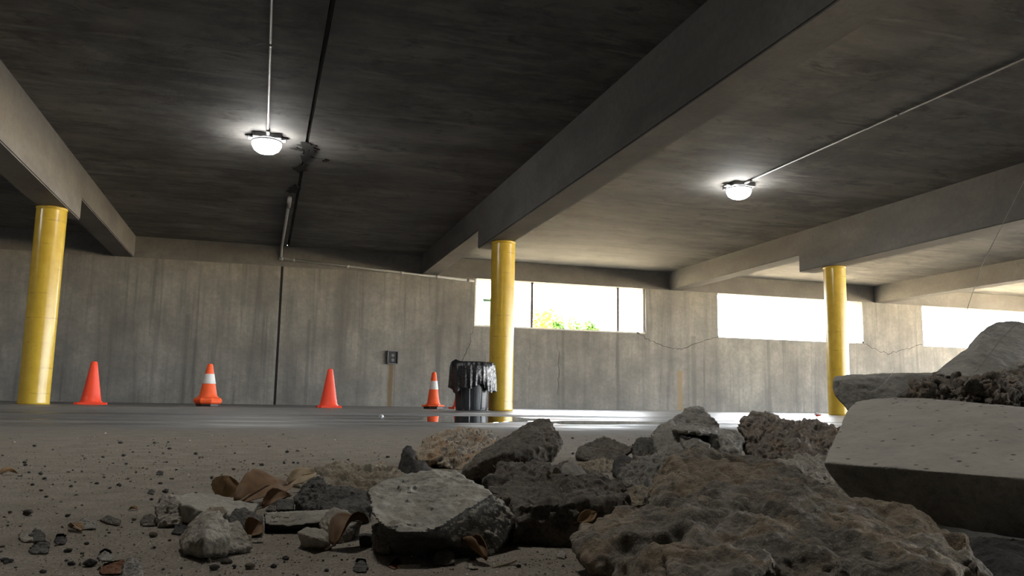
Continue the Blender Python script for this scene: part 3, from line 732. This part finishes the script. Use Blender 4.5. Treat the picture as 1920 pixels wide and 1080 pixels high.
# small dark pointed stone
rock('rock', 'small black pointed stone standing behind the pale-faced block', [
    H([(745,888,1.32),(752,864,1.33),(755,843,1.34),(762,835,1.35),(771,836,1.35),(780,848,1.33),(774,860,1.30),(770,890,1.28)], .04, .6, [(748,1.33),(770,1.3)]),
    H([(772,860,1.30),(797,865,1.30),(811,882,1.30),(790,892,1.27),(770,892,1.28)], .05, .7, [(775,1.28),(805,1.3)])], K_black, .002, .02, 4, .006, 14, 1, seed=51)
# tan crumbled spread on the left
tan = rock('rubble_heap', 'low spread of crumbled tan mortar left of the black pointed stone', [
    H([(545,908,1.13),(583,887,1.28),(600,877,1.38),(650,872,1.44),(715,874,1.42),(745,880,1.36),(750,893,1.25),(690,915,1.10),(620,920,1.08)], .05, .9, [(550,1.14),(600,1.4),(740,1.42),(755,1.27),(690,1.08),(600,1.07)])], K_tan, .0026, .060, 6, .022, 18, 1, pits=.1, cat='mortar', seed=61, chunk=.5)
rock('rock', 'dark jagged stone with white flecks left of the pale-faced block', [
    H([(553,936,.86),(569,912,.88),(588,893,.90),(605,896,.89),(612,912,.86),(600,955,.81),(570,957,.82)], .06, .7, [(560,.84),(600,.82)]),
    H([(600,915,.87),(619,909,.89),(667,917,.88),(689,921,.87),(695,942,.84),(694,973,.80),(655,965,.79),(605,957,.80)], .08, .8, [(610,.81),(690,.80)])], [K_black, K_slabside], .0018, .035, 4.5, .014, 16, 1, pale=((-.1, -.2, 1), .72), seed=71)
rock('stone', 'small square grey stone left of the dark jagged stone', [H([(519,938,.88),(530,935,.89),(552,937,.88),(552,955,.85),(520,956,.85)], .04, .8, [(522,.87),(550,.87)])], K_slabside, None, .03, 3, .01, 14, 1, cat='stone')
rock('stone', 'tiny brown stone left of the square grey stone', [H([(498,955,.84),(506,947,.85),(516,950,.85),(517,958,.83)], .03, .7, [(500,.84),(515,.84)])], K_brown, None, .04, 3, .012, 14, 1, cat='stone')
# thin slab pieces
rock('slab_piece', 'thin dark slab lying flat with a pale top, left of the pale-faced block', [H([(495,962,.75),(560,959,.755),(617,956,.77),(655,957,.78),(650,966,.765),(605,979,.745),(538,987,.735),(497,983,.735)], .07, .95, [(500,.75),(600,.76)])], [K_black, K_pale], .0015, .010, 4, .006, 18, 1, pale=((0, 0, 1), .6), cat='slab piece')
rock('slab_piece', 'pale flat slab piece under the upright brown leaf', [H([(339,944,.76),(334,928,.92),(380,925,.98),(432,934,.97),(484,946,.92),(470,962,.80),(394,962,.74),(363,954,.75)], .01, 1., [(345,.76),(395,.735),(470,.78),(335,.90)])], K_pale, .0018, .012, 4, .006, 18, 1, cat='slab piece')
# left stones
rock('stone', 'pale lumpy stone nearest the camera on the left', [
    H([(334,1012,.645),(349,984,.655),(375,961,.665),(392,966,.655),(411,958,.665),(426,977,.65),(430,1010,.62),(425,1036,.615),(380,1040,.60),(346,1030,.62),(385,1005,.605)], .05, .72, [(350,.635),(425,.63)]),
    H([(420,980,.655),(444,977,.665),(459,993,.66),(467,1017,.65),(470,1028,.645),(440,1036,.63),(420,1030,.62)], .04, .7, [(430,.64),(465,.645)])], [K_grey, K_stone], .0013, .042, 4.5, .012, 14, 2, pale=((.1, -.1, 1), .0), cat='stone', seed=81, chunk=.5)
rock('stone', 'brown knobbly stone at the left end of the rubble', [H([(291,950,.78),(305,928,.80),(332,930,.80),(339,946,.79),(356,968,.765),(340,982,.755),(298,984,.755)], .05, .75, [(298,.77),(345,.765)])], K_stone, .0013, .05, 4.5, .02, 16, 1, cat='stone', seed=83)
rock('stone', 'dark grey stone between the lumpy stone and the thin dark slab', [H([(428,974,.72),(440,956,.74),(457,952,.75),(480,962,.74),(494,975,.73),(490,994,.715),(461,992,.705),(432,985,.70)], .05, .75, [(440,.72),(485,.72)])], K_slabside, .0013, .04, 4, .016, 16, 1, cat='stone', seed=85)
rock('stone', 'small tan stone lying on the pale flat slab piece', [H([(386,958,.735),(396,951,.75),(418,950,.75),(428,960,.74),(420,968,.73),(392,967,.73)], .03, .7)], K_tan, .0012, .04, 4, .015, 15, 1, ground=False, cat='stone')
rock('stone', 'rounded brown-grey stone leaning on the pale angular stone', [H([(559,998,.67),(576,988,.68),(607,991,.68),(622,1006,.67),(619,1020,.66),(595,1027,.655),(569,1021,.66),(588,1008,.645)], .04, .68, [(570,.67),(612,.67)])], K_stone, .0012, .025, 3, .008, 14, 3, cat='stone', seed=87)
rock('stone', 'pale angular stone behind the rounded brown-grey stone', [H([(598,982,.72),(612,961,.73),(626,952,.735),(653,961,.73),(679,973,.72),(645,996,.70),(626,1005,.69)], .05, .75, [(605,.71),(640,.69),(672,.73)])], K_stone, .0013, .03, 4, .012, 15, 1, cat='stone', seed=89)
rock('stone', 'flat dark stone under the curled leaf beside the pale-faced block', [H([(673,1003,.685),(680,1000,.69),(703,1001,.69),(704,1016,.675),(674,1017,.675)], .03, .85, [(676,.68),(702,.68)])], K_black, None, .02, 3, .008, 14, 1, cat='stone')
rock('stone', 'brown bark-like stone wedged under the left edge of the pale-faced block', [H([(700,985,.65),(712,982,.65),(730,1000,.64),(728,1020,.64),(712,1027,.64),(702,1015,.645)], .05, .8, [(704,.65),(728,.645)])], K_brown, .0012, .05, 4, .02, 14, 1, cat='stone', strata=.02)
rock('stone', 'rounded brown stone under the front edge of the pale-faced block', [H([(812,1048,.62),(818,1036,.62),(836,1031,.625),(851,1038,.62),(853,1054,.605),(835,1059,.60),(815,1056,.605)], .03, .7, [(820,.61),(848,.61)])], K_brown, None, .03, 3, .01, 14, 2, cat='stone')
# the cluster behind the giant
rock('rock', 'brown angular rock behind, left of a dark rounded one', [H([(1079,856,1.74),(1087,841,1.76),(1132,818,1.82),(1170,833,1.80),(1186,842,1.78),(1158,864,1.70),(1108,867,1.70)], .12, .75, [(1090,1.74),(1160,1.72)])], K_brown, .003, .035, 4, .012, 15, 1, seed=91)
rock('rock', 'dark rounded rock left of the peaked rock', [H([(1185,834,1.76),(1197,821,1.80),(1221,823,1.80),(1234,846,1.76),(1206,862,1.70),(1188,858,1.70)], .10, .75, [(1190,1.72),(1225,1.74)])], K_slabside, .003, .05, 4, .02, 15, 1, seed=93)
rock('rock', 'small black chunk in front of the brown angular rock', [H([(1149,884,1.36),(1151,864,1.38),(1167,850,1.40),(1191,861,1.38),(1180,885,1.33),(1156,894,1.31)], .06, .7, [(1152,1.37),(1180,1.36)])], K_black, .0022, .03, 4, .01, 15, 1, seed=95)
rock('rubble_heap', 'small tan heap of crumbs in front of the brown angular rock', [H([(1090,878,1.50),(1110,868,1.58),(1148,868,1.58),(1155,880,1.48),(1110,888,1.42)], .05, .9, [(1090,1.48),(1155,1.48)])], K_tan, .0026, .10, 7, .04, 20, 1, cat='mortar', seed=97)
r17 = rock('rock', 'fibrous grey rock tucked behind the left shoulder of the largest rock', [H([(1158,894,1.02),(1180,876,1.05),(1206,862,1.08),(1238,849,1.12),(1262,852,1.10),(1260,900,1.0),(1225,915,.96),(1185,918,.97)], .08, .8, [(1165,1.02),(1240,1.0)])], K_grey, .002, .06, 5, .025, 16, 1, seed=99)
fibres(r17, 110, M_straw, 5, .014, .0004)
rock('rock', 'tan broken chunk beside the fibrous grey rock', [H([(1170,935,.90),(1178,916,.92),(1205,911,.93),(1222,920,.92),(1215,945,.87),(1180,950,.87)], .06, .75, [(1175,.9),(1215,.9)])], K_tan, .0018, .05, 5, .02, 15, 1, seed=101)
rock('rock', 'grey peaked rock with a flat notched ledge at the back', [
    H([(1255,788,1.86),(1280,783,1.88),(1293,776,1.90),(1296,767,1.92),(1304,768,1.92),(1313,762,1.93),(1320,768,1.92),(1330,780,1.88),(1349,804,1.82),(1340,830,1.78),(1262,830,1.78)], .14, .7),
    H([(1222,816,1.76),(1235,802,1.80),(1256,787,1.84),(1262,805,1.74),(1300,832,1.66),(1300,850,1.64),(1246,852,1.66),(1233,843,1.70)], .12, .8, [(1240,1.7),(1300,1.66)]),
    H([(1258,802,1.74),(1290,800,1.76),(1347,806,1.74),(1340,814,1.66),(1290,810,1.66),(1262,808,1.68)], .10, .9),
    H([(1330,812,1.72),(1350,805,1.76),(1382,812,1.74),(1393,821,1.72),(1388,834,1.68),(1385,846,1.66),(1335,848,1.66)], .12, .8, [(1340,1.66),(1385,1.68)]),
    H([(1275,818,1.68),(1300,822,1.66),(1330,835,1.64),(1325,850,1.63),(1290,850,1.63)], .08, .8, [(1290,1.64),(1325,1.64)])],
    K_grey, .0026, .018, 5, .009, 18, 1, strata=.010, seed=103)
rock('rock', 'lumpy pinkish-tan rock left of the pale slab at the back', [
    H([(1387,801,1.78),(1390,786,1.82),(1417,780,1.86),(1452,781,1.86),(1473,791,1.82),(1480,830,1.72),(1470,858,1.66),(1443,868,1.64),(1413,857,1.68),(1410,837,1.72),(1393,820,1.75)], .14, .75, [(1415,1.68),(1465,1.66)]),
    H([(1465,789,1.82),(1493,792,1.82),(1530,799,1.80),(1557,809,1.78),(1579,808,1.78),(1577,826,1.72),(1563,843,1.68),(1543,855,1.65),(1513,861,1.64),(1473,861,1.65)], .13, .8, [(1480,1.66),(1550,1.68)])],
    K_lump, .0032, .062, 5, .026, 15, 1, pits=.08, seed=105)
rock('rock', 'pale gravelly rock between the largest rock and the slab', [H([(1452,872,1.02),(1480,863,1.08),(1513,861,1.10),(1550,863,1.10),(1562,900,1.0),(1600,935,.92),(1610,955,.88),(1520,915,.92)], .12, .85, [(1470,1.02),(1590,.92)])], K_stone, .0024, .045, 5, .02, 16, 1, seed=107)
# slabs on the right
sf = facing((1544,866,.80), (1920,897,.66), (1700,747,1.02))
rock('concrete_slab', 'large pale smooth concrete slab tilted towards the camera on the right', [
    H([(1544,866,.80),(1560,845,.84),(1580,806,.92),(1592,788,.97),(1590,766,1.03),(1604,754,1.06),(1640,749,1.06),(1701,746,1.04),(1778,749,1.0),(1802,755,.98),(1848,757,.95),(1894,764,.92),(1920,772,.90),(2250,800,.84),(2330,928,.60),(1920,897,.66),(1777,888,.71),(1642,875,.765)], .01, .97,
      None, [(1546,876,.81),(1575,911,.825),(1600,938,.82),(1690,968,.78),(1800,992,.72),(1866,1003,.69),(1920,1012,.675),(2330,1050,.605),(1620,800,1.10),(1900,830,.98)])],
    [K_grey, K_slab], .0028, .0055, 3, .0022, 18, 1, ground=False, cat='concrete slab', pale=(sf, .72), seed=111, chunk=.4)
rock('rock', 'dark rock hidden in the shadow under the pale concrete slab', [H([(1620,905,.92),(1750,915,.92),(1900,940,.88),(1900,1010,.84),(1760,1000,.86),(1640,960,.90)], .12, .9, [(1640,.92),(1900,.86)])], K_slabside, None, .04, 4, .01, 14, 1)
rock('concrete_slab', 'flat grey concrete slab with a broken left end behind the pale slab', [
    H([(1561,712,1.22),(1566,706,1.25),(1600,704,1.27),(1700,701,1.27),(1800,699,1.26),(1800,755,1.20),(1700,760,1.19),(1640,762,1.19),(1590,768,1.18),(1579,756,1.19),(1567,742,1.20),(1562,728,1.21)], .16, .95)],
    K_lightgrey, .003, .010, 4, .006, 18, 1, ground=False, cat='concrete slab', seed=113, chunk=.6)
rock('rock', 'supporting rock below the flat grey slab', [H([(1604,775,1.22),(1730,768,1.2),(1725,850,1.17),(1610,850,1.2)], .07, .95, [(1610,1.2),(1720,1.17),(1720,1.26),(1610,1.28)])], K_grey, None, .03, 4, .01, 14, 1)
r24 = rock('boulder', 'smooth rounded grey boulder at the top right of the pile', [
    H([(1752,702,1.24),(1777,684,1.28),(1785,674,1.29),(1801,661,1.30),(1818,652,1.31),(1845,650,1.28),(1900,695,1.20),(1850,708,1.19),(1790,708,1.20)], .14, .85),
    H([(1810,658,1.30),(1826,636,1.32),(1840,624,1.33),(1850,611,1.34),(1868,603,1.35),(1894,602,1.35),(1925,606,1.34),(2000,622,1.32),(2060,690,1.26),(2000,725,1.20),(1880,712,1.19),(1815,695,1.22)], .18, .8)],
    K_lightgrey, .0032, .010, 3.4, .005, 16, 3, ground=False, seed=115, chunk=.3)
r23 = rock('boulder', 'crumbling reddish-brown mass with roots under the rounded grey boulder', [
    H([(1715,735,1.16),(1760,716,1.17),(1824,708,1.17),(1900,708,1.16),(2000,716,1.15),(2050,760,1.08),(1960,805,1.05),(1800,780,1.09),(1730,768,1.12)], .16, .9, [(1780,1.15),(2020,1.08),(2020,1.35),(1790,1.40)]),
    H([(1695,742,1.13),(1712,726,1.14),(1745,728,1.12),(1748,760,1.11),(1705,768,1.11)], .05, .8),
    H([(1770,726,1.12),(1800,716,1.13),(1830,720,1.12),(1835,752,1.10),(1780,765,1.09)], .06, .8),
    H([(1850,716,1.13),(1895,710,1.13),(1915,730,1.10),(1900,765,1.07),(1855,755,1.08)], .06, .8)],
    [K_brown, K_lump], .0024, .050, 6, .034, 15, 1, pits=.10, seed=117, pale=((-.5, -.4, .7), .55))
fibres(r23, 320, M_straw, 8, .016, .00045, lambda c: c.z > .1)
rock('rock', 'added plain black rock standing in for shadow below the pale slab by the right edge', [H([(1800,1012,.68),(1860,1008,.66),(1925,1014,.65),(1960,1085,.585),(1900,1092,.575),(1840,1075,.61)], .06, .9, [(1815,.66),(1950,.575),(1895,.57)])], K_black, None, .03, 4, .01, 14, 1)  # black rock added so the shaded gap under the slab comes out dark
rock('rock', 'extra hidden rock at the right side blocking the light under the pale concrete slab', [H([(1990,1010,.70),(2200,1020,.66),(2330,1080,.60),(2300,1250,.52),(2050,1230,.54)], .22, 1., [(1990,.60),(2050,.5),(2400,.5),(2400,.85),(2000,.85)]), H([(1935,1020,.72),(2010,1020,.70),(2020,1100,.62),(1940,1095,.64)], .12, 1., [(1940,.62),(2010,.60),(2010,.8),(1945,.8)])], K_slabside, None, .03, 4, .01, 14, 1)  # unseen rock added to block side light from reaching under the slab
# loose stones on the left floor
def stone(label, front, mat, push=.03, sd=0, **k):
    xs = [q[0] for q in front]; ym = max(q[1] for q in front); xm = sum(xs) / len(xs); hz = 739.4 + .0166 * xm
    d = 184 / (ym - hz); x0, x1 = min(xs), max(xs)
    top = min(q[1] for q in front)
    f = [(x, y, d * (1 + .06 * (ym - y) / max(8, ym - top))) for x, y in front]
    return rock('stone', label, [H(f, push, .7, [(x0*.8 + x1*.2, d*1.03), (x0*.2 + x1*.8, d*1.03)])], mat, None, k.get('amp', .045), 4, .016, 14, 1, cat='stone', seed=sd or None)
stone('grey pebble with a white end, farthest left on the near floor', [(35,1007),(39,998),(52,993),(62,1000),(60,1014),(45,1016)], K_stone)
stone('dark grey pebble touching the white-ended pebble', [(56,1004),(66,991),(76,995),(86,1006),(82,1015),(64,1016)], K_slabside)
stone('flat wedge stone in front of the two left pebbles', [(54,1033),(73,1018),(93,1017),(91,1037),(60,1038)], K_slabside)
stone('small round black stone left of the flat grey chip', [(102,1015),(107,1007),(118,1005),(126,1011),(121,1020),(106,1021)], K_black)
stone('flat grey chip with pale top on the left floor', [(128,984),(158,973),(181,980),(179,991),(146,993)], K_grey)
stone('flat brown chip right of the flat grey chip', [(188,975),(202,966),(226,977),(223,985),(205,981)], K_brown)
stone('reddish brick fragment at the bottom left edge', [(187,1068),(205,1058),(231,1051),(230,1075),(190,1077)], rockmat('brick_red', (.20,.10,.06), (.30,.15,.09), (.38,.22,.15), 1, .4), .03)
stone('grey mottled stone touching the brick fragment', [(226,1084),(233,1053),(251,1045),(267,1059),(268,1086)], K_grey, .03)
stone('small grey stone above the brick fragment', [(184,1044),(197,1034),(213,1044),(207,1051),(190,1051)], K_grey)
stone('dark stone in the near centre floor left of the orange chip', [(662,1068),(666,1056),(680,1052),(689,1060),(688,1071),(668,1073)], K_slabside)
stone('small orange-red chip on the near centre floor', [(729,1063),(740,1055),(750,1054),(751,1064),(738,1066)], rockmat('terracotta_chip', (.26,.12,.07), (.38,.19,.11), (.45,.26,.17), 1, .3), .015)
stone('small pale round stone in front of the pale-faced block', [(876,1062),(880,1053),(890,1051),(898,1058),(896,1066),(882,1067)], K_stone, .02)
stone('pale two-toned pebble at the left foot of the largest rock', [(1044,1044),(1048,1032),(1054,1030),(1060,1038),(1058,1047)], K_stone, .015)
stone('small black stone alone on the floor, nearest to the upright leaf', [(277,925),(283,917),(290,922),(288,927)], K_black, .02)
stone('small black stone alone on the mid floor, behind the single leaf', [(292,890),(297,882),(306,884),(305,891)], K_black, .02)
stone('small brown lump left of the knobbly stone', [(262,978),(270,967),(284,964),(292,972),(290,985),(268,986)], K_brown, .02)
stone('dark stone between the knobbly and the lumpy stone', [(322,1000),(330,985),(347,978),(352,985),(340,1002)], K_black, .02)
stone('small brown stone at the right of the lumpy stone', [(448,1012),(456,1000),(470,1005),(474,1024),(460,1030)], K_tan, .02)

# ------------------------------------------------------------------ dry leaves, twig, threads
def leafmat(name, a, b):
    t = NT(name); n = t.noise(60, 5, .6); c = t.ramp(n, [(.3, a), (.7, b)]); t.bump(t.noise(140, 4), .4, .001); return t.out(c, .7, .25)
M_lf1 = leafmat('ochre_dry_leaf', (.20, .115, .05), (.33, .21, .105)); M_lf2 = leafmat('rust_dry_leaf', (.115, .062, .028), (.20, .115, .052)); M_lf3 = leafmat('tan_dry_leaf', (.28, .205, .12), (.40, .31, .2))
def leaf(label, a, b, width, mat, curl=.6, up=(0, 0, 1), bend=.2, seed=0, th=.0005, lift=0.):
    """leaf from base point a to tip b; up = the way its face looks, curl = how far its sides roll up"""
    r = random.Random(seed); a = Vector(a); b = Vector(b); L = (b - a).length; t = (b - a).normalized(); up = Vector(up).normalized()
    s = t.cross(up).normalized(); up = s.cross(t).normalized(); nu, nv = 14, 12; c0 = (a + b) / 2; bm = bmesh.new(); g = []
    for i in range(nu + 1):
        u = i / nu; wd = width * (math.sin(math.pi * min(1, u * .92 + .06)) ** .75) * (1 + .05 * math.sin(i * 2.6 + seed)); row = []
        for j in range(nv + 1):
            v = j / nv * 2 - 1; ang = v * curl * 1.5
            x = wd * (math.sin(ang) / (curl * 1.5) if curl > .01 else v) * .5; z = wd * .5 * (1 - math.cos(ang)) / max(curl * 1.5, .01)
            z += -.06 * L * math.exp(-(v / .12) ** 2) * .3 + .02 * L * math.sin(u * 9 + v * 5 + seed) + bend * L * math.sin(math.pi * u)
            row.append(bm.verts.new(a + t * L * u + s * x + up * z - c0))
        g.append(row)
    for i in range(nu):
        for j in range(nv): bm.faces.new((g[i][j], g[i+1][j], g[i+1][j+1], g[i][j+1]))
    bmesh.ops.recalc_face_normals(bm, faces=bm.faces)
    res = bmesh.ops.solidify(bm, geom=bm.faces[:], thickness=th)
    zmin = min(v.co.z for v in bm.verts) + c0.z
    o = bmo('dry_leaf', bm, mat, None, True); o.location = c0
    if zmin < .0005: o.location.z += .0005 - zmin
    bm = bmesh.new(); tube(bm, [a - t * L * .25 - c0 + up * L * .03, a - c0, a + t * L * .5 - c0 + up * bend * L * 1.0, b - c0], [L*.014, L*.018, L*.012, L*.005], 5); bmo('midrib', bm, M_bark, o)
    tag(o, label, 'leaf'); return o
cu = CAM - P(420, 915, .98); cu.normalize()
leaf('ochre leaf standing upright on the pale flat slab piece', P(414,935,.97), P(428,892,.985), .040, M_lf1, .5, (cu.x + .25, cu.y, .25), .10, 1)
leaf('broad rust-brown leaf lying right of the upright leaf', P(446,942,.91), P(541,909,1.0), .052, M_lf2, .35, (-.15, -.85, .75), .10, 2)
leaf('small rust-brown leaf folded in front of the broad one', P(492,952,.885), P(545,930,.92), .026, M_lf2, .8, (-.3, -.8, .7), .12, 3)
leaf('tan leaf resting on the crumbled mortar', P(538,909,1.06), P(592,886,1.10), .026, M_lf3, .35, (-.1, -.8, .7), .12, 4)
leaf('single brown leaf lying alone at the far left', fl(-3, 1.22), fl(33, 1.24), .02, M_lf1, .75, (0, -.1, 1), .18, 5)
leaf('curled dark leaf arching against the pale-faced block', P(627,1022,.655), P(690,978,.69), .03, M_lf2, .7, (-.6, -.3, .8), .25, 6)
leaf('rust leaf under the dark grey stone', P(462,1002,.69), P(492,982,.70), .022, M_lf2, .6, (0, -.8, .6), .1, 7)
leaf('ochre leaf scrap on the dark block beside the largest rock', P(1084,978,.66), P(1117,962,.67), .011, M_lf1, .3, (-.2, -1, .5), .1, 8)
leaf('rust leaf scrap between the wedge and the dark ledged block', P(908,902,.84), P(934,918,.82), .014, M_lf2, .4, (-.2, -1, .5), .1, 9)
leaf('rolled brown leaf under the pale-faced block', P(868,1018,.635), P(912,1050,.605), .026, M_lf2, 1.5, (.2, -.5, .8), .05, 10)
leaf('small orange leaf scrap on the left floor near the grey chip', fl(132, .74), fl(152, .72), .010, M_lf1, .6, (0, 0, 1), .1, 11)
leaf('small ochre leaf scrap left of the brown lump', fl(242, .87), fl(258, .87), .010, M_lf1, .7, (0, 0, 1), .15, 12)
bm = bmesh.new(); a, b = P(443, 945, .90), P(537, 887, 1.02); m = P(490, 913, .955); c0 = a.copy()
tube(bm, [a - c0, m - c0, P(520, 894, 1.0) - c0, b - c0], [.0011, .001, .0008, .0006], 6); o = bmo('twig', bm, M_straw, None, True); o.location = c0
bm = bmesh.new(); q = [P(533, 888, 1.015) - c0, P(545, 896, 1.02) - c0, P(552, 897, 1.03) - c0]; tube(bm, q, [.0006, .0006, .0004], 5); bmo('side_shoot', bm, M_straw, o)
tag(o, 'thin pale twig slanting up over the leaves', 'twig')
def fibre_twig(label, pts, r):
    bm = bmesh.new(); q = [P(*p) for p in pts]; c0 = q[0].copy(); tube(bm, [p - c0 for p in q], r, 5); o = bmo('twig', bm, M_straw, None, True); o.location = c0; tag(o, label, 'twig')
fibre_twig('short pale root lying in front of the pale-faced block', [(922,1066,.598),(940,1060,.605),(955,1056,.61),(968,1050,.615)], .0011)
M_web = plain('dusty_cobweb', (.55, .54, .52), .6, .4)
def web(label, pts, r):
    bm = bmesh.new(); q = [P(*p) for p in pts]; c0 = q[0].copy(); tube(bm, [p - c0 for p in q], r, 4); o = bmo('cobweb_thread', bm, M_web); o.location = c0; tag(o, label, 'thread')
web('fine cobweb thread in front of the rounded grey boulder', [(1925,588,.98),(1880,632,.99),(1842,682,1.0),(1808,722,1.02)], .00045)
web('fine cobweb thread crossing the flat grey slab', [(1676,695,1.17),(1668,706,1.16),(1655,721,1.15),(1640,735,1.15)], .0005)
web('long cobweb thread hanging at the far right before the beams', [(1925,330,1.0),(1880,420,1.0),(1840,500,1.0),(1815,575,1.02),(1800,640,1.25)], .0003)

# ------------------------------------------------------------------ loose pebbles and grit on the dusty floor
occ = []
for o in list(COL.objects):
    if o.type == 'MESH' and o.parent is None and o.get('category') in ('rock', 'stone', 'slab piece', 'mortar', 'concrete slab', 'leaf'):
        q = np.empty(len(o.data.vertices) * 3); o.data.vertices.foreach_get('co', q); q = q.reshape(-1, 3) + np.array(o.location)
        q = q[q[:, 2] < .05]
        if len(q): occ.append((q[:, 0].min(), q[:, 0].max(), q[:, 1].min(), q[:, 1].max()))
def free(x, y, m=.004): return all(not (a - m < x < b + m and c - m < y < d + m) for a, b, c, d in occ)
pm = []
PB = [('dark', K_black), ('dark', K_slabside), ('dark', K_brown), ('pale', K_tan), ('pale', K_stone)]
for k in range(10):
    bm = bmesh.new(); bmesh.ops.create_icosphere(bm, subdivisions=2, radius=1); q = np.array([v.co[:] for v in bm.verts]); n = fbm(q * 1.1, 300 + k, 3, .6); n2 = fbm(q * 2.6, 340 + k, 2)
    for v, a, b in zip(bm.verts, n, n2): v.co = v.co * (1 + .55 * a + .2 * b); v.co.z *= .62
    zl = min(v.co.z for v in bm.verts)
    for v in bm.verts: v.co.z -= zl + .12
    me = bpy.data.meshes.new('pebble'); bm.to_mesh(me); bm.free(); me.materials.append(PB[k // 2][1]); pm.append(me)
cnt = 0; tries = 0
while cnt < 270 and tries < 6000:
    tries += 1
    u = random.random()
    px = random.uniform(0, 1250) if u < .8 else random.uniform(1000, 1560); py = random.uniform(822, 1078) if u < .6 else random.uniform(822, 930)
    if px > 1250 and py > 880: continue
    p = onZ(px, py)
    if not free(p.x, p.y): continue
    d = (p - CAM).dot(FWD); k = random.choices(range(10), [3,3,3,3,3,3,1,1,1,1])[0]
    s = min(.0075, max(.0011, random.lognormvariate(math.log(.0017), .5))) * (.8 + .35 * d)
    o = bpy.data.objects.new('pebble', pm[k]); COL.objects.link(o); o.location = (p.x, p.y, 0); o.scale = (s, s * random.uniform(.7, 1), s); o.rotation_euler = (0, 0, random.uniform(0, 6.28))
    dk = PB[k // 2][0] == 'dark'
    tag(o, 'tiny %s pebble scattered loose on the dusty floor' % ('dark' if dk else 'pale'), 'pebble', '%s pebbles scattered on the dusty floor' % ('dark' if dk else 'pale')); cnt += 1
V, Fc = [], []
for k in range(9000):
    u = random.random()
    if u < .55: px, py = random.uniform(-60, 1250), random.uniform(815, 1110)
    elif u < .8: px, py = random.uniform(-60, 1600), random.uniform(812, 900)
    else: px, py = random.gauss(*random.choice([(760, 140), (250, 90), (480, 60), (1000, 60)])), random.gauss(*random.choice([(900, 25), (1000, 20), (1055, 12), (880, 12)]))
    if py < 812: continue
    p = onZ(px, py); d = (p - CAM).dot(FWD); s = random.lognormvariate(math.log(.0006), .45) * (.7 + .45 * min(d, 3))
    b = len(V); a = random.uniform(0, 6.28)
    for j in range(3): V.append((p.x + s * math.cos(a + j * 2.1), p.y + s * math.sin(a + j * 2.1), 0))
    V.append((p.x + s * random.uniform(-.4, .4), p.y + s * random.uniform(-.4, .4), s * random.uniform(.5, 1.2)))
    Fc += [(b, b+1, b+3), (b+1, b+2, b+3), (b+2, b, b+3), (b, b+2, b+1)]
me = bpy.data.meshes.new('grit'); me.from_pydata(V, [], Fc)
def gritm():
    t = NT('grit'); n = t.noise(90, 2, .5); c = t.ramp(n, [(.35, (.045, .038, .032)), (.48, (.12, .105, .086)), (.57, (.26, .225, .18)), (.64, (.60, .57, .5))]); return t.out(c, .95, .2)
tag(link('grit', me, gritm()), 'loose sandy grit spread over the dusty floor', 'grit', None, 'stuff')
